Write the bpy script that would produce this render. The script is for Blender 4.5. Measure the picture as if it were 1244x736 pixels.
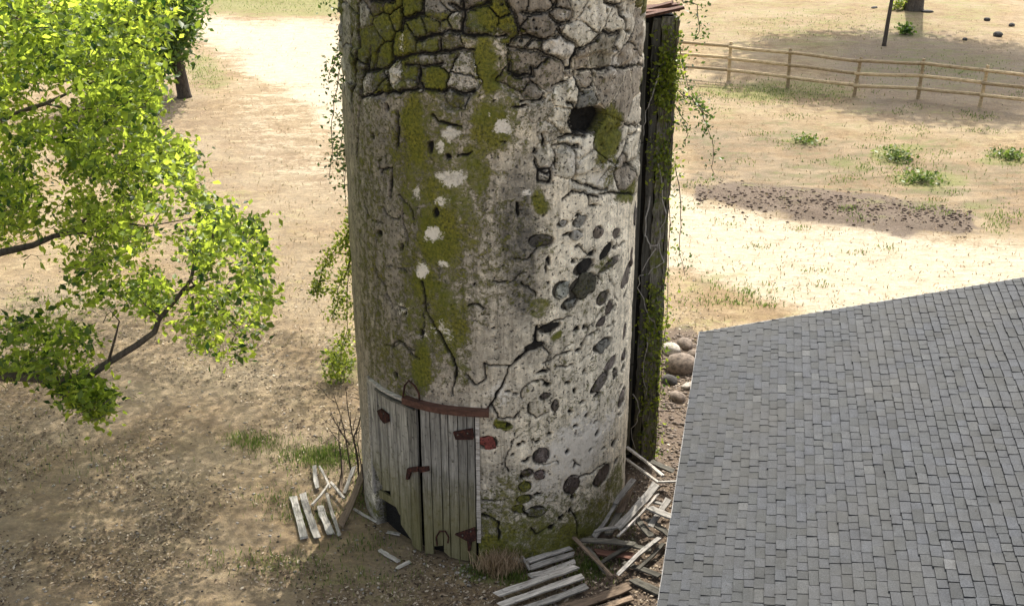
import bpy, math, random
import numpy as np
from mathutils import Vector, Matrix

random.seed(7)
rng = np.random.default_rng(7)
scene = bpy.context.scene
for o in list(bpy.data.objects):
    bpy.data.objects.remove(o)

# ------------------------------------------------------------------ camera
F_PX, CX, CY = 1485.0, 622.0, 368.0
PITCH = math.radians(23.9)
CAM = (0.255, -15.36, 9.75)
cam_d = bpy.data.cameras.new('camera')
cam = bpy.data.objects.new('camera', cam_d)
scene.collection.objects.link(cam)
cam.location = CAM
cam.rotation_euler = (math.pi / 2 - PITCH, 0, 0)
cam_d.sensor_width = 36.0
cam_d.lens = 36.0 * F_PX / 1244.0
cam_d.clip_end = 3000
scene.camera = cam

# ------------------------------------------------------------------ light
SUN_AZ = math.radians(16)        # from +Y (away from the camera) towards +X
SUN_EL = math.radians(50)
world = bpy.data.worlds.new('World')
scene.world = world
world.use_nodes = True
wn = world.node_tree
sky = wn.nodes.new('ShaderNodeTexSky')
sky.sky_type = 'NISHITA'
sky.sun_disc = False
sky.sun_elevation = SUN_EL
sky.sun_rotation = SUN_AZ
sky.air_density = 0.8
sky.dust_density = 4.0
sky.ozone_density = 0.6
bg = wn.nodes['Background']
bg.inputs[1].default_value = 0.15
hsv = wn.nodes.new('ShaderNodeHueSaturation')     # hazy, milky sky
hsv.inputs['Saturation'].default_value = 0.40
wn.links.new(sky.outputs[0], hsv.inputs['Color'])
wn.links.new(hsv.outputs[0], bg.inputs[0])
sun_d = bpy.data.lights.new('sun', 'SUN')
sun_d.energy = 3.5
sun_d.angle = math.radians(0.5)
sun_d.color = (1.0, 0.94, 0.84)
sun = bpy.data.objects.new('sun', sun_d)
scene.collection.objects.link(sun)
sdir = Vector((math.sin(SUN_AZ) * math.cos(SUN_EL), math.cos(SUN_AZ) * math.cos(SUN_EL), math.sin(SUN_EL)))
sun.rotation_euler = sdir.to_track_quat('Z', 'Y').to_euler()
sun.location = (10, 30, 40)

scene.view_settings.view_transform = 'Standard'
scene.view_settings.look = 'None'
scene.view_settings.exposure = 1.33
scene.view_settings.gamma = 1.0

# ------------------------------------------------------------------ helpers
ST, CT = math.sin(PITCH), math.cos(PITCH)

def ray(px, py):
    a, b = (px - CX) / F_PX, (py - CY) / F_PX
    return (a, CT - b * ST, -ST - b * CT)

def on_z(px, py, z=0.0):
    d = ray(px, py)
    t = (z - CAM[2]) / d[2]
    return Vector((CAM[0] + d[0] * t, CAM[1] + d[1] * t, z))

def on_y(px, py, y):
    d = ray(px, py)
    t = (y - CAM[1]) / d[1]
    return Vector((CAM[0] + d[0] * t, y, CAM[2] + d[2] * t))

R = 1.9
def on_cyl(px, py, r=R):
    """surface coordinates (u, z) of the silo wall"""
    dx, dy, dz = ray(px, py)
    a = dx * dx + dy * dy
    b = 2 * (CAM[0] * dx + CAM[1] * dy)
    c = CAM[0] ** 2 + CAM[1] ** 2 - r * r
    disc = max(b * b - 4 * a * c, 0.0)
    t = (-b - math.sqrt(disc)) / (2 * a)
    x, y, z = CAM[0] + dx * t, CAM[1] + dy * t, CAM[2] + dz * t
    return r * math.atan2(x, -y), z

def project(P):
    P = np.asarray(P, float)
    x = P[..., 0] - CAM[0]; f = P[..., 1] - CAM[1]; d = CAM[2] - P[..., 2]
    Z = f * CT + d * ST
    V = d * CT - f * ST
    Zs = np.where(Z > 0.1, Z, 0.1)
    return CX + F_PX * x / Zs, CY + F_PX * V / Zs, Z

def cylpt(u, z, r):
    return (r * math.sin(u / R), -r * math.cos(u / R), z)

def smooth(x, a, b):
    t = np.clip((x - a) / (b - a), 0, 1)
    return t * t * (3 - 2 * t)

_tabs = {}
def vnoise(x, y, seed=0):
    if seed not in _tabs:
        _tabs[seed] = np.random.default_rng(1000 + seed).random((256, 256))
    T = _tabs[seed]
    x = np.asarray(x, float); y = np.asarray(y, float)
    xi = np.floor(x).astype(int); yi = np.floor(y).astype(int)
    fx = x - xi; fy = y - yi
    fx = fx * fx * (3 - 2 * fx); fy = fy * fy * (3 - 2 * fy)
    a = T[xi % 256, yi % 256]; b = T[(xi + 1) % 256, yi % 256]
    c = T[xi % 256, (yi + 1) % 256]; d = T[(xi + 1) % 256, (yi + 1) % 256]
    return (a * (1 - fx) + b * fx) * (1 - fy) + (c * (1 - fx) + d * fx) * fy

def fbm(x, y, seed=0, octs=4):
    s = 0; amp = 0.5; tot = 0
    for k in range(octs):
        s = s + amp * vnoise(x * 2 ** k + 17.3 * k, y * 2 ** k + 9.1 * k, seed + k)
        tot += amp; amp *= 0.5
    return s / tot

def seg_dist(X, Y, pts):
    best = np.full(np.shape(X), 1e9)
    for (x0, y0), (x1, y1) in zip(pts[:-1], pts[1:]):
        dx, dy = x1 - x0, y1 - y0
        L = dx * dx + dy * dy + 1e-12
        t = np.clip(((X - x0) * dx + (Y - y0) * dy) / L, 0, 1)
        best = np.minimum(best, np.hypot(X - x0 - t * dx, Y - y0 - t * dy))
    return best

def in_poly(X, Y, poly):
    X = np.asarray(X, float); Y = np.asarray(Y, float)
    ins = np.zeros(X.shape, bool)
    n = len(poly)
    for i in range(n):
        x0, y0 = poly[i]; x1, y1 = poly[(i + 1) % n]
        if y0 == y1: continue
        c = ((y0 > Y) != (y1 > Y)) & (X < (x1 - x0) * (Y - y0) / (y1 - y0) + x0)
        ins ^= c
    return ins

def poly_soft(X, Y, poly, soft):
    d = seg_dist(X, Y, list(poly) + [poly[0]])
    s = np.where(in_poly(X, Y, poly), d, -d)
    return smooth(s, -soft, soft)

COL = scene.collection
def link(o, parent=None):
    COL.objects.link(o)
    if parent is not None: o.parent = parent
    return o

def tag(o, label=None, cat=None, group=None, kind=None):
    if label: o['label'] = label
    if cat: o['category'] = cat
    if group: o['group'] = group
    if kind: o['kind'] = kind
    return o

def empty(name, loc=(0, 0, 0), rz=0):
    o = bpy.data.objects.new(name, None)
    o.empty_display_size = 0.3
    o.location = loc; o.rotation_euler = (0, 0, rz)
    return link(o)

def fast_mesh(name, V, Fs, nper):
    """V (n,3) array, Fs (m,nper) int array"""
    V = np.asarray(V, np.float32); Fs = np.asarray(Fs, np.int32)
    me = bpy.data.meshes.new(name)
    me.vertices.add(len(V)); me.vertices.foreach_set('co', V.ravel())
    me.loops.add(Fs.size); me.loops.foreach_set('vertex_index', Fs.ravel())
    me.polygons.add(len(Fs))
    me.polygons.foreach_set('loop_start', np.arange(0, Fs.size, nper, dtype=np.int32))
    me.update(calc_edges=True)
    me.validate()
    return me

def mesh_obj(name, V, Fs, mat, parent=None, smooth_sh=False, loc=None, nper=None):
    if nper: me = fast_mesh(name, V, Fs, nper)
    else:
        me = bpy.data.meshes.new(name); me.from_pydata([tuple(v) for v in V], [], Fs); me.update()
    if mat: me.materials.append(mat)
    if smooth_sh: me.polygons.foreach_set('use_smooth', [True] * len(me.polygons))
    o = bpy.data.objects.new(name, me)
    if loc is not None: o.location = loc
    return link(o, parent)

def set_attr(me, name, arr, typ='FLOAT_COLOR'):
    a = me.attributes.new(name, typ, 'POINT')
    arr = np.asarray(arr, np.float32)
    a.data.foreach_set('color' if typ == 'FLOAT_COLOR' else 'value', arr.ravel())

class MB:
    def __init__(s): s.v = []; s.f = []
    def add(s, vs, fs):
        n = len(s.v); s.v += [tuple(v) for v in vs]; s.f += [tuple(i + n for i in f) for f in fs]
    def box8(s, p):      # p: 8 corners, bottom four ccw then top four ccw
        s.add(p, [(3, 2, 1, 0), (4, 5, 6, 7), (0, 1, 5, 4), (1, 2, 6, 5), (2, 3, 7, 6), (3, 0, 4, 7)])
    def box(s, x0, x1, y0, y1, z0, z1):
        s.box8([(x0, y0, z0), (x1, y0, z0), (x1, y1, z0), (x0, y1, z0), (x0, y0, z1), (x1, y0, z1), (x1, y1, z1), (x0, y1, z1)])
    def tube(s, pts, rad, n=7, cap=True):
        pts = [Vector(p) for p in pts]; m = len(pts)
        if not hasattr(rad, '__len__'): rad = [rad] * m
        vs = []; prev = None
        for i, p in enumerate(pts):
            t = (pts[min(i + 1, m - 1)] - pts[max(i - 1, 0)])
            t = t.normalized() if t.length > 1e-9 else Vector((0, 0, 1))
            a = prev if prev is not None else (Vector((1, 0, 0)) if abs(t.x) < 0.9 else Vector((0, 1, 0)))
            a = (a - t * a.dot(t)).normalized(); prev = a
            b = t.cross(a)
            for k in range(n):
                an = 2 * math.pi * k / n
                vs.append(p + (a * math.cos(an) + b * math.sin(an)) * rad[i])
        fs = []
        for i in range(m - 1):
            for k in range(n):
                k2 = (k + 1) % n
                fs.append((i * n + k, i * n + k2, (i + 1) * n + k2, (i + 1) * n + k))
        if cap:
            fs.append(tuple(reversed(range(n)))); fs.append(tuple((m - 1) * n + k for k in range(n)))
        s.add(vs, fs)
    def beam(s, a, b, w, t, up=(0, 0, 1), segs=1, wob=0.0):
        """plank from a to b, width w across, thickness t along up"""
        a = Vector(a); b = Vector(b); d = (b - a).normalized(); up = Vector(up)
        side = d.cross(up)
        side = side.normalized() if side.length > 1e-6 else Vector((1, 0, 0))
        n = side.cross(d).normalized()
        vs = []
        for i in range(segs + 1):
            p = a.lerp(b, i / segs)
            w1 = w / 2 * (1 + random.uniform(-wob, wob)); w2 = w / 2 * (1 + random.uniform(-wob, wob))
            e = d * (random.uniform(-1, 1) * wob * w * (1.5 if i in (0, segs) else 0))
            e2 = d * (random.uniform(-1, 1) * wob * w * (1.5 if i in (0, segs) else 0))
            vs += [p - side * w1 + e, p + side * w2 + e2, p + side * w2 + n * t + e2, p - side * w1 + n * t + e]
        fs = [(0, 3, 2, 1), (segs * 4, segs * 4 + 1, segs * 4 + 2, segs * 4 + 3)]
        for i in range(segs):
            for k in range(4):
                k2 = (k + 1) % 4
                fs.append((i * 4 + k, i * 4 + k2, i * 4 + 4 + k2, i * 4 + 4 + k))
        s.add(vs, fs)
    def build(s, name, mat, parent=None, smooth_sh=False, loc=None):
        v = s.v
        if loc is not None:
            L = Vector(loc); v = [tuple(Vector(p) - L) for p in v]
        return mesh_obj(name, v, s.f, mat, parent, smooth_sh, loc)

# ------------------------------------------------------------------ materials
def new_mat(name):
    m = bpy.data.materials.new(name); m.use_nodes = True
    nt = m.node_tree; b = nt.nodes['Principled BSDF']
    b.inputs['Roughness'].default_value = 0.9
    b.inputs['Specular IOR Level'].default_value = 0.25
    return m, nt, b

def N(nt, typ, **kw):
    n = nt.nodes.new(typ)
    for k, v in kw.items():
        if k in ('i',):
            for kk, vv in v.items(): n.inputs[kk].default_value = vv
        else: setattr(n, k, v)
    return n

def noise(nt, scale, detail=4, rough=0.6, vec=None, dist=0.0):
    n = N(nt, 'ShaderNodeTexNoise', i={'Scale': scale, 'Detail': detail, 'Roughness': rough, 'Distortion': dist})
    if vec is not None: nt.links.new(vec, n.inputs['Vector'])
    return n.outputs['Fac']

def ramp(nt, fac, stops):
    r = N(nt, 'ShaderNodeValToRGB')
    el = r.color_ramp.elements
    while len(el) > 1: el.remove(el[0])
    el[0].position = stops[0][0]; c = stops[0][1]; el[0].color = (*c, 1) if len(c) == 3 else c
    for p, c in stops[1:]:
        e = el.new(p); e.color = (*c, 1)
    nt.links.new(fac, r.inputs[0])
    return r.outputs[0]

def g(v): return (v, v, v)

def mix(nt, fac, a, b, mode='MIX'):
    n = N(nt, 'ShaderNodeMix', data_type='RGBA', blend_type=mode)
    for sock, val in ((n.inputs[0], fac), (n.inputs[6], a), (n.inputs[7], b)):
        if isinstance(val, (int, float)): sock.default_value = val
        elif isinstance(val, tuple): sock.default_value = (*val, 1) if len(val) == 3 else val
        else: nt.links.new(val, sock)
    return n.outputs[2]

def mth(nt, op, a, b=0.0, clamp=False):
    n = N(nt, 'ShaderNodeMath', operation=op, use_clamp=clamp)
    for sock, val in ((n.inputs[0], a), (n.inputs[1], b)):
        if isinstance(val, (int, float)): sock.default_value = val
        else: nt.links.new(val, sock)
    return n.outputs[0]

def bump(nt, b, h, strength=0.5, dist=0.02):
    n = N(nt, 'ShaderNodeBump', i={'Strength': strength, 'Distance': dist})
    nt.links.new(h, n.inputs['Height']); nt.links.new(n.outputs[0], b.inputs['Normal'])

def coords(nt, which='Object', scale=None):
    t = N(nt, 'ShaderNodeTexCoord').outputs[which]
    if scale:
        m = N(nt, 'ShaderNodeMapping'); m.inputs['Scale'].default_value = scale
        nt.links.new(t, m.inputs[0]); t = m.outputs[0]
    return t

def world_pos(nt, scale=None):
    t = N(nt, 'ShaderNodeNewGeometry').outputs['Position']
    if scale:
        m = N(nt, 'ShaderNodeMapping'); m.inputs['Scale'].default_value = scale
        nt.links.new(t, m.inputs[0]); t = m.outputs[0]
    return t

def attr(nt, name):
    return N(nt, 'ShaderNodeAttribute', attribute_name=name)

def sep(nt, col):
    s = N(nt, 'ShaderNodeSeparateColor'); nt.links.new(col, s.inputs[0]); return s.outputs

# --- weathered masonry: tint and stain masks are stored on the surface
def masonry_mat(name, bstr, speck):
    m, nt, b = new_mat(name)
    P = world_pos(nt)
    tint = attr(nt, 'tint').outputs['Color']
    A = attr(nt, 'stains'); s = sep(nt, A.outputs['Color']); crack_recess = A.outputs['Alpha']
    n1 = noise(nt, 9, 6, 0.75, P); n2 = noise(nt, 45, 4, 0.8, P); n3 = noise(nt, 2.2, 3, 0.5, P)
    streak = noise(nt, 1.0, 5, 0.7, world_pos(nt, (14, 14, 1.3)))
    c = mix(nt, 1.0, tint, ramp(nt, n1, [(0.28, g(0.42)), (0.44, g(0.88)), (0.55, g(1.08)), (0.72, g(1.5))]), 'MULTIPLY')
    c = mix(nt, 1.0, c, ramp(nt, n2, [(0.28, g(0.35)), (0.40, g(0.9)), (0.7, g(1.28))]), 'MULTIPLY')
    c = mix(nt, 1.0, c, ramp(nt, streak, [(0.32, g(0.55)), (0.5, g(1.0)), (0.68, g(1.18))]), 'MULTIPLY')
    # pores and specks
    sp = noise(nt, 26, 2, 0.5, P)
    c = mix(nt, ramp(nt, sp, [(speck, g(0.85)), (speck + 0.04, g(0))]), c, (0.03, 0.027, 0.022))
    # grime
    gm = mth(nt, 'MULTIPLY', s[1], ramp(nt, n1, [(0.3, g(1.0)), (0.75, g(0.55))]))
    c = mix(nt, gm, c, (0.045, 0.045, 0.043))
    # moss
    mm = mth(nt, 'ADD', s[0], mth(nt, 'MULTIPLY', mth(nt, 'SUBTRACT', noise(nt, 11, 7, 0.85, P, 0.4), 0.5), 2.6))
    mm = ramp(nt, mth(nt, 'MULTIPLY', mm, ramp(nt, s[0], [(0, g(0)), (0.1, g(1))])), [(0.34, g(0)), (0.50, g(0.75)), (0.80, g(0.97))])
    mosscol = mix(nt, ramp(nt, noise(nt, 30, 3, 0.7, P), [(0.35, g(0)), (0.65, g(1))]), (0.030, 0.034, 0.006), (0.225, 0.21, 0.022))
    mosscol = mix(nt, ramp(nt, n3, [(0.35, g(0)), (0.65, g(0.7))]), mosscol, (0.10, 0.115, 0.012))
    c = mix(nt, mm, c, mosscol)
    # white lichen
    wm = mth(nt, 'ADD', s[2], mth(nt, 'MULTIPLY', mth(nt, 'SUBTRACT', noise(nt, 17, 6, 0.85, P, 0.5), 0.5), 4.2))
    wm = ramp(nt, mth(nt, 'MULTIPLY', wm, ramp(nt, s[2], [(0, g(0)), (0.08, g(1))])), [(0.42, g(0)), (0.60, g(1))])
    c = mix(nt, wm, c, mix(nt, n2, (0.55, 0.50, 0.41), (0.92, 0.86, 0.74)))
    c = mix(nt, crack_recess, c, (0.012, 0.011, 0.010))
    nt.links.new(c, b.inputs['Base Color'])
    h = mth(nt, 'ADD', mth(nt, 'MULTIPLY', n2, 0.5), mth(nt, 'ADD', n1, mth(nt, 'MULTIPLY', mm, 0.5)))
    h = mth(nt, 'ADD', h, mth(nt, 'MULTIPLY', ramp(nt, sp, [(speck, g(0)), (speck + 0.05, g(1))]), 0.6))
    bump(nt, b, h, bstr, 0.03)
    b.inputs['Roughness'].default_value = 0.95
    return m
M_WALL = masonry_mat('lime render', 0.8, 0.325)
M_STONE = masonry_mat('field stone', 1.0, 0.335)

def wood_mat(name, dark, light, moss=0.0, scale=(30, 30, 2.0), which='Object', red=0.0):
    m, nt, b = new_mat(name)
    V = coords(nt, which, scale)
    inf = N(nt, 'ShaderNodeObjectInfo').outputs['Random']
    n1 = noise(nt, 1.0, 6, 0.75, V); n2 = noise(nt, 12, 4, 0.7, world_pos(nt))
    c = ramp(nt, n1, [(0.3, dark), (0.5, tuple((a + b_) / 2 for a, b_ in zip(dark, light))), (0.68, light)])
    c = mix(nt, 1.0, c, ramp(nt, inf, [(0, g(0.7)), (1, g(1.25))]), 'MULTIPLY')
    c = mix(nt, ramp(nt, n2, [(0.3, g(0.75)), (0.42, g(0))]), c, tuple(x * 0.25 for x in dark))
    if moss:
        z = N(nt, 'ShaderNodeSeparateXYZ'); nt.links.new(world_pos(nt), z.inputs[0])
        f = ramp(nt, mth(nt, 'ADD', mth(nt, 'MULTIPLY', z.outputs[2], 0.4), mth(nt, 'MULTIPLY', n2, 0.35)), [(0.36, g(moss)), (0.52, g(moss * .75)), (0.74, g(0))])
        c = mix(nt, f, c, mix(nt, n1, (0.04, 0.038, 0.012), (0.20, 0.175, 0.05)))
    nt.links.new(c, b.inputs['Base Color'])
    bump(nt, b, mth(nt, 'ADD', n1, mth(nt, 'MULTIPLY', n2, 0.3)), 0.7, 0.012)
    return m
M_DOOR = wood_mat('weathered door wood', (0.035, 0.032, 0.027), (0.42, 0.40, 0.35), moss=0.75, scale=(26, 26, 1.6))
M_PLANK = wood_mat('grey scrap wood', (0.10, 0.09, 0.08), (0.44, 0.42, 0.38), scale=(3.0, 34, 34))
M_PLANKB = wood_mat('brown scrap wood', (0.07, 0.05, 0.035), (0.27, 0.20, 0.14), scale=(3.0, 34, 34))
M_PLANKW = wood_mat('bleached scrap wood', (0.13, 0.115, 0.095), (0.62, 0.58, 0.52), scale=(3.0, 34, 34))
M_PLANKD = wood_mat('dark scrap wood', (0.03, 0.028, 0.022), (0.15, 0.14, 0.115), scale=(3.0, 34, 34))
M_LINTEL = wood_mat('reddish brown wood', (0.035, 0.018, 0.012), (0.17, 0.085, 0.06), scale=(3, 30, 30))
M_FENCE = wood_mat('sun dried fence wood', (0.24, 0.17, 0.09), (0.58, 0.46, 0.28), scale=(2, 14, 14))
M_CHUTE = wood_mat('old chute boards', (0.015, 0.014, 0.011), (0.16, 0.15, 0.125), moss=0.3, scale=(18, 18, 1.2))
def mossy_mat():
    m, nt, b = new_mat('mossy chute board')
    P = world_pos(nt); n = noise(nt, 9, 6, 0.8, P); n2 = noise(nt, 1, 5, 0.8, world_pos(nt, (30, 30, 4)))
    c = ramp(nt, n2, [(0.35, (0.03, 0.026, 0.02)), (0.62, (0.34, 0.31, 0.25))])
    c = mix(nt, ramp(nt, n, [(0.49, g(0)), (0.60, g(0.9))]), c, mix(nt, n2, (0.05, 0.06, 0.012), (0.27, 0.29, 0.06)))
    nt.links.new(c, b.inputs['Base Color']); bump(nt, b, mth(nt, 'ADD', n, n2), 1.0, 0.04)
    return m
M_CHUTEM = mossy_mat()
M_BARK = wood_mat('tree bark', (0.025, 0.02, 0.016), (0.12, 0.10, 0.08), scale=(20, 20, 6))
M_TWIG = wood_mat('pale dry stem', (0.16, 0.14, 0.12), (0.5, 0.47, 0.42), scale=(20, 20, 20))
M_TWIGD = wood_mat('dark dry stem', (0.03, 0.022, 0.016), (0.13, 0.10, 0.08), scale=(20, 20, 20))

def rust_mat():
    m, nt, b = new_mat('rusted iron')
    n = noise(nt, 25, 5, 0.7, world_pos(nt))
    c = ramp(nt, n, [(0.3, (0.010, 0.007, 0.006)), (0.52, (0.035, 0.013, 0.010)), (0.72, (0.12, 0.042, 0.025))])
    nt.links.new(c, b.inputs['Base Color']); bump(nt, b, n, 0.5, 0.01)
    b.inputs['Roughness'].default_value = 0.85
    return m
M_RUST = rust_mat()

def plain_mat(name, c0, c1, sc=10, rough=0.9, bs=0.4, bd=0.01):
    m, nt, b = new_mat(name)
    n = noise(nt, sc, 5, 0.7, world_pos(nt))
    nt.links.new(ramp(nt, n, [(0.3, c0), (0.7, c1)]), b.inputs['Base Color'])
    bump(nt, b, n, bs, bd); b.inputs['Roughness'].default_value = rough
    return m
M_DARK = plain_mat('dark interior', (0.01, 0.009, 0.008), (0.03, 0.027, 0.022))
M_TRIM = plain_mat('pale drip edge metal', (0.14, 0.14, 0.135), (0.32, 0.31, 0.30), 6, 0.5, 0.05)
M_SIDING = plain_mat('grey wall boards', (0.10, 0.10, 0.095), (0.2, 0.19, 0.18), 8)
M_ROCK = plain_mat('tan boulder', (0.05, 0.04, 0.032), (0.24, 0.19, 0.15), 14, 0.9, 0.6, 0.02)
M_CLOD = plain_mat('turned soil', (0.03, 0.021, 0.016), (0.11, 0.078, 0.058), 14, 0.95, 0.6, 0.02)
M_ROCKW = plain_mat('pale rubble', (0.14, 0.12, 0.10), (0.46, 0.42, 0.36), 14, 0.9, 0.6, 0.02)
M_ROCKD = plain_mat('dark stone', (0.02, 0.018, 0.016), (0.08, 0.075, 0.07), 14, 0.9, 0.6, 0.02)

def shingle_mat():
    m, nt, b = new_mat('asphalt shingle')
    inf = N(nt, 'ShaderNodeObjectInfo').outputs['Random']
    t = attr(nt, 'shade').outputs['Fac']
    n = noise(nt, 70, 4, 0.9, world_pos(nt)); n2 = noise(nt, 5, 4, 0.6, world_pos(nt)); n3 = noise(nt, 1.1, 4, 0.6, world_pos(nt))
    c = ramp(nt, t, [(0, (0.027, 0.029, 0.031)), (0.3, (0.041, 0.044, 0.045)), (0.55, (0.045, 0.049, 0.056)), (0.8, (0.057, 0.060, 0.061)), (1, (0.085, 0.088, 0.090))])
    c = mix(nt, 1.0, c, ramp(nt, n, [(0.3, g(0.35)), (0.5, g(1.0)), (0.7, g(2.0))]), 'MULTIPLY')
    c = mix(nt, 1.0, c, ramp(nt, n2, [(0.3, g(0.68)), (0.7, g(1.05))]), 'MULTIPLY')
    c = mix(nt, ramp(nt, n3, [(0.40, g(0)), (0.7, g(0.45))]), c, (0.052, 0.050, 0.044))
    c = mix(nt, ramp(nt, noise(nt, 24, 3, 0.6, world_pos(nt)), [(0.28, g(0.9)), (0.33, g(0))]), c, (0.015, 0.014, 0.012))
    nt.links.new(c, b.inputs['Base Color']); bump(nt, b, n, 0.6, 0.006)
    b.inputs['Roughness'].default_value = 0.85
    return m
M_SHINGLE = shingle_mat()
M_EDGE = plain_mat('asphalt edge and shadow line', (0.012, 0.012, 0.012), (0.04, 0.04, 0.04), 40)  # black cut edge, doubling as a painted shadow line under each course

def leaf_mat(name, d0, d1, tr, tw=0.5):
    m = bpy.data.materials.new(name); m.use_nodes = True
    nt = m.node_tree; b = nt.nodes['Principled BSDF']; out = nt.nodes['Material Output']
    t = attr(nt, 'shade').outputs['Fac']
    c = ramp(nt, t, [(0, d0), (1, d1)])
    nt.links.new(c, b.inputs['Base Color'])
    b.inputs['Roughness'].default_value = 0.45; b.inputs['Specular IOR Level'].default_value = 0.4
    tl = N(nt, 'ShaderNodeBsdfTranslucent')
    nt.links.new(mix(nt, ramp(nt, t, [(0, g(0.0)), (0.35, g(0.4)), (0.8, g(1))]), (0.03, 0.09, 0.01), tr), tl.inputs[0])
    mx = N(nt, 'ShaderNodeMixShader'); mx.inputs[0].default_value = tw
    nt.links.new(b.outputs[0], mx.inputs[1]); nt.links.new(tl.outputs[0], mx.inputs[2])
    nt.links.new(mx.outputs[0], out.inputs[0])
    return m
M_LEAF = leaf_mat('oak leaves', (0.010, 0.040, 0.008), (0.16, 0.25, 0.035), (0.68, 0.82, 0.09), 0.55)
M_LEAFD = leaf_mat('dark leaves', (0.02, 0.05, 0.012), (0.08, 0.15, 0.03), (0.25, 0.38, 0.05), 0.4)
M_LEAFY = leaf_mat('yellow green ivy leaves', (0.07, 0.10, 0.012), (0.30, 0.34, 0.04), (0.42, 0.50, 0.05), 0.45)
M_VINE = leaf_mat('dark creeper leaves', (0.015, 0.03, 0.008), (0.06, 0.10, 0.02), (0.12, 0.20, 0.03), 0.3)
M_GRASS = leaf_mat('green grass', (0.05, 0.075, 0.015), (0.14, 0.19, 0.04), (0.22, 0.30, 0.05), 0.35)
M_STRAW = leaf_mat('dry straw', (0.24, 0.16, 0.09), (0.62, 0.46, 0.30), (0.3, 0.22, 0.12), 0.3)
M_LITTER = None

def litter_mat():
    m, nt, b = new_mat('leaf litter')
    t = attr(nt, 'shade').outputs['Fac']
    c = ramp(nt, t, [(0, (0.035, 0.024, 0.015)), (0.3, (0.10, 0.07, 0.045)), (0.6, (0.24, 0.18, 0.12)), (0.85, (0.42, 0.35, 0.26)), (1, (0.6, 0.55, 0.46))])
    nt.links.new(c, b.inputs['Base Color'])
    return m
M_LITTER = litter_mat()

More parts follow.
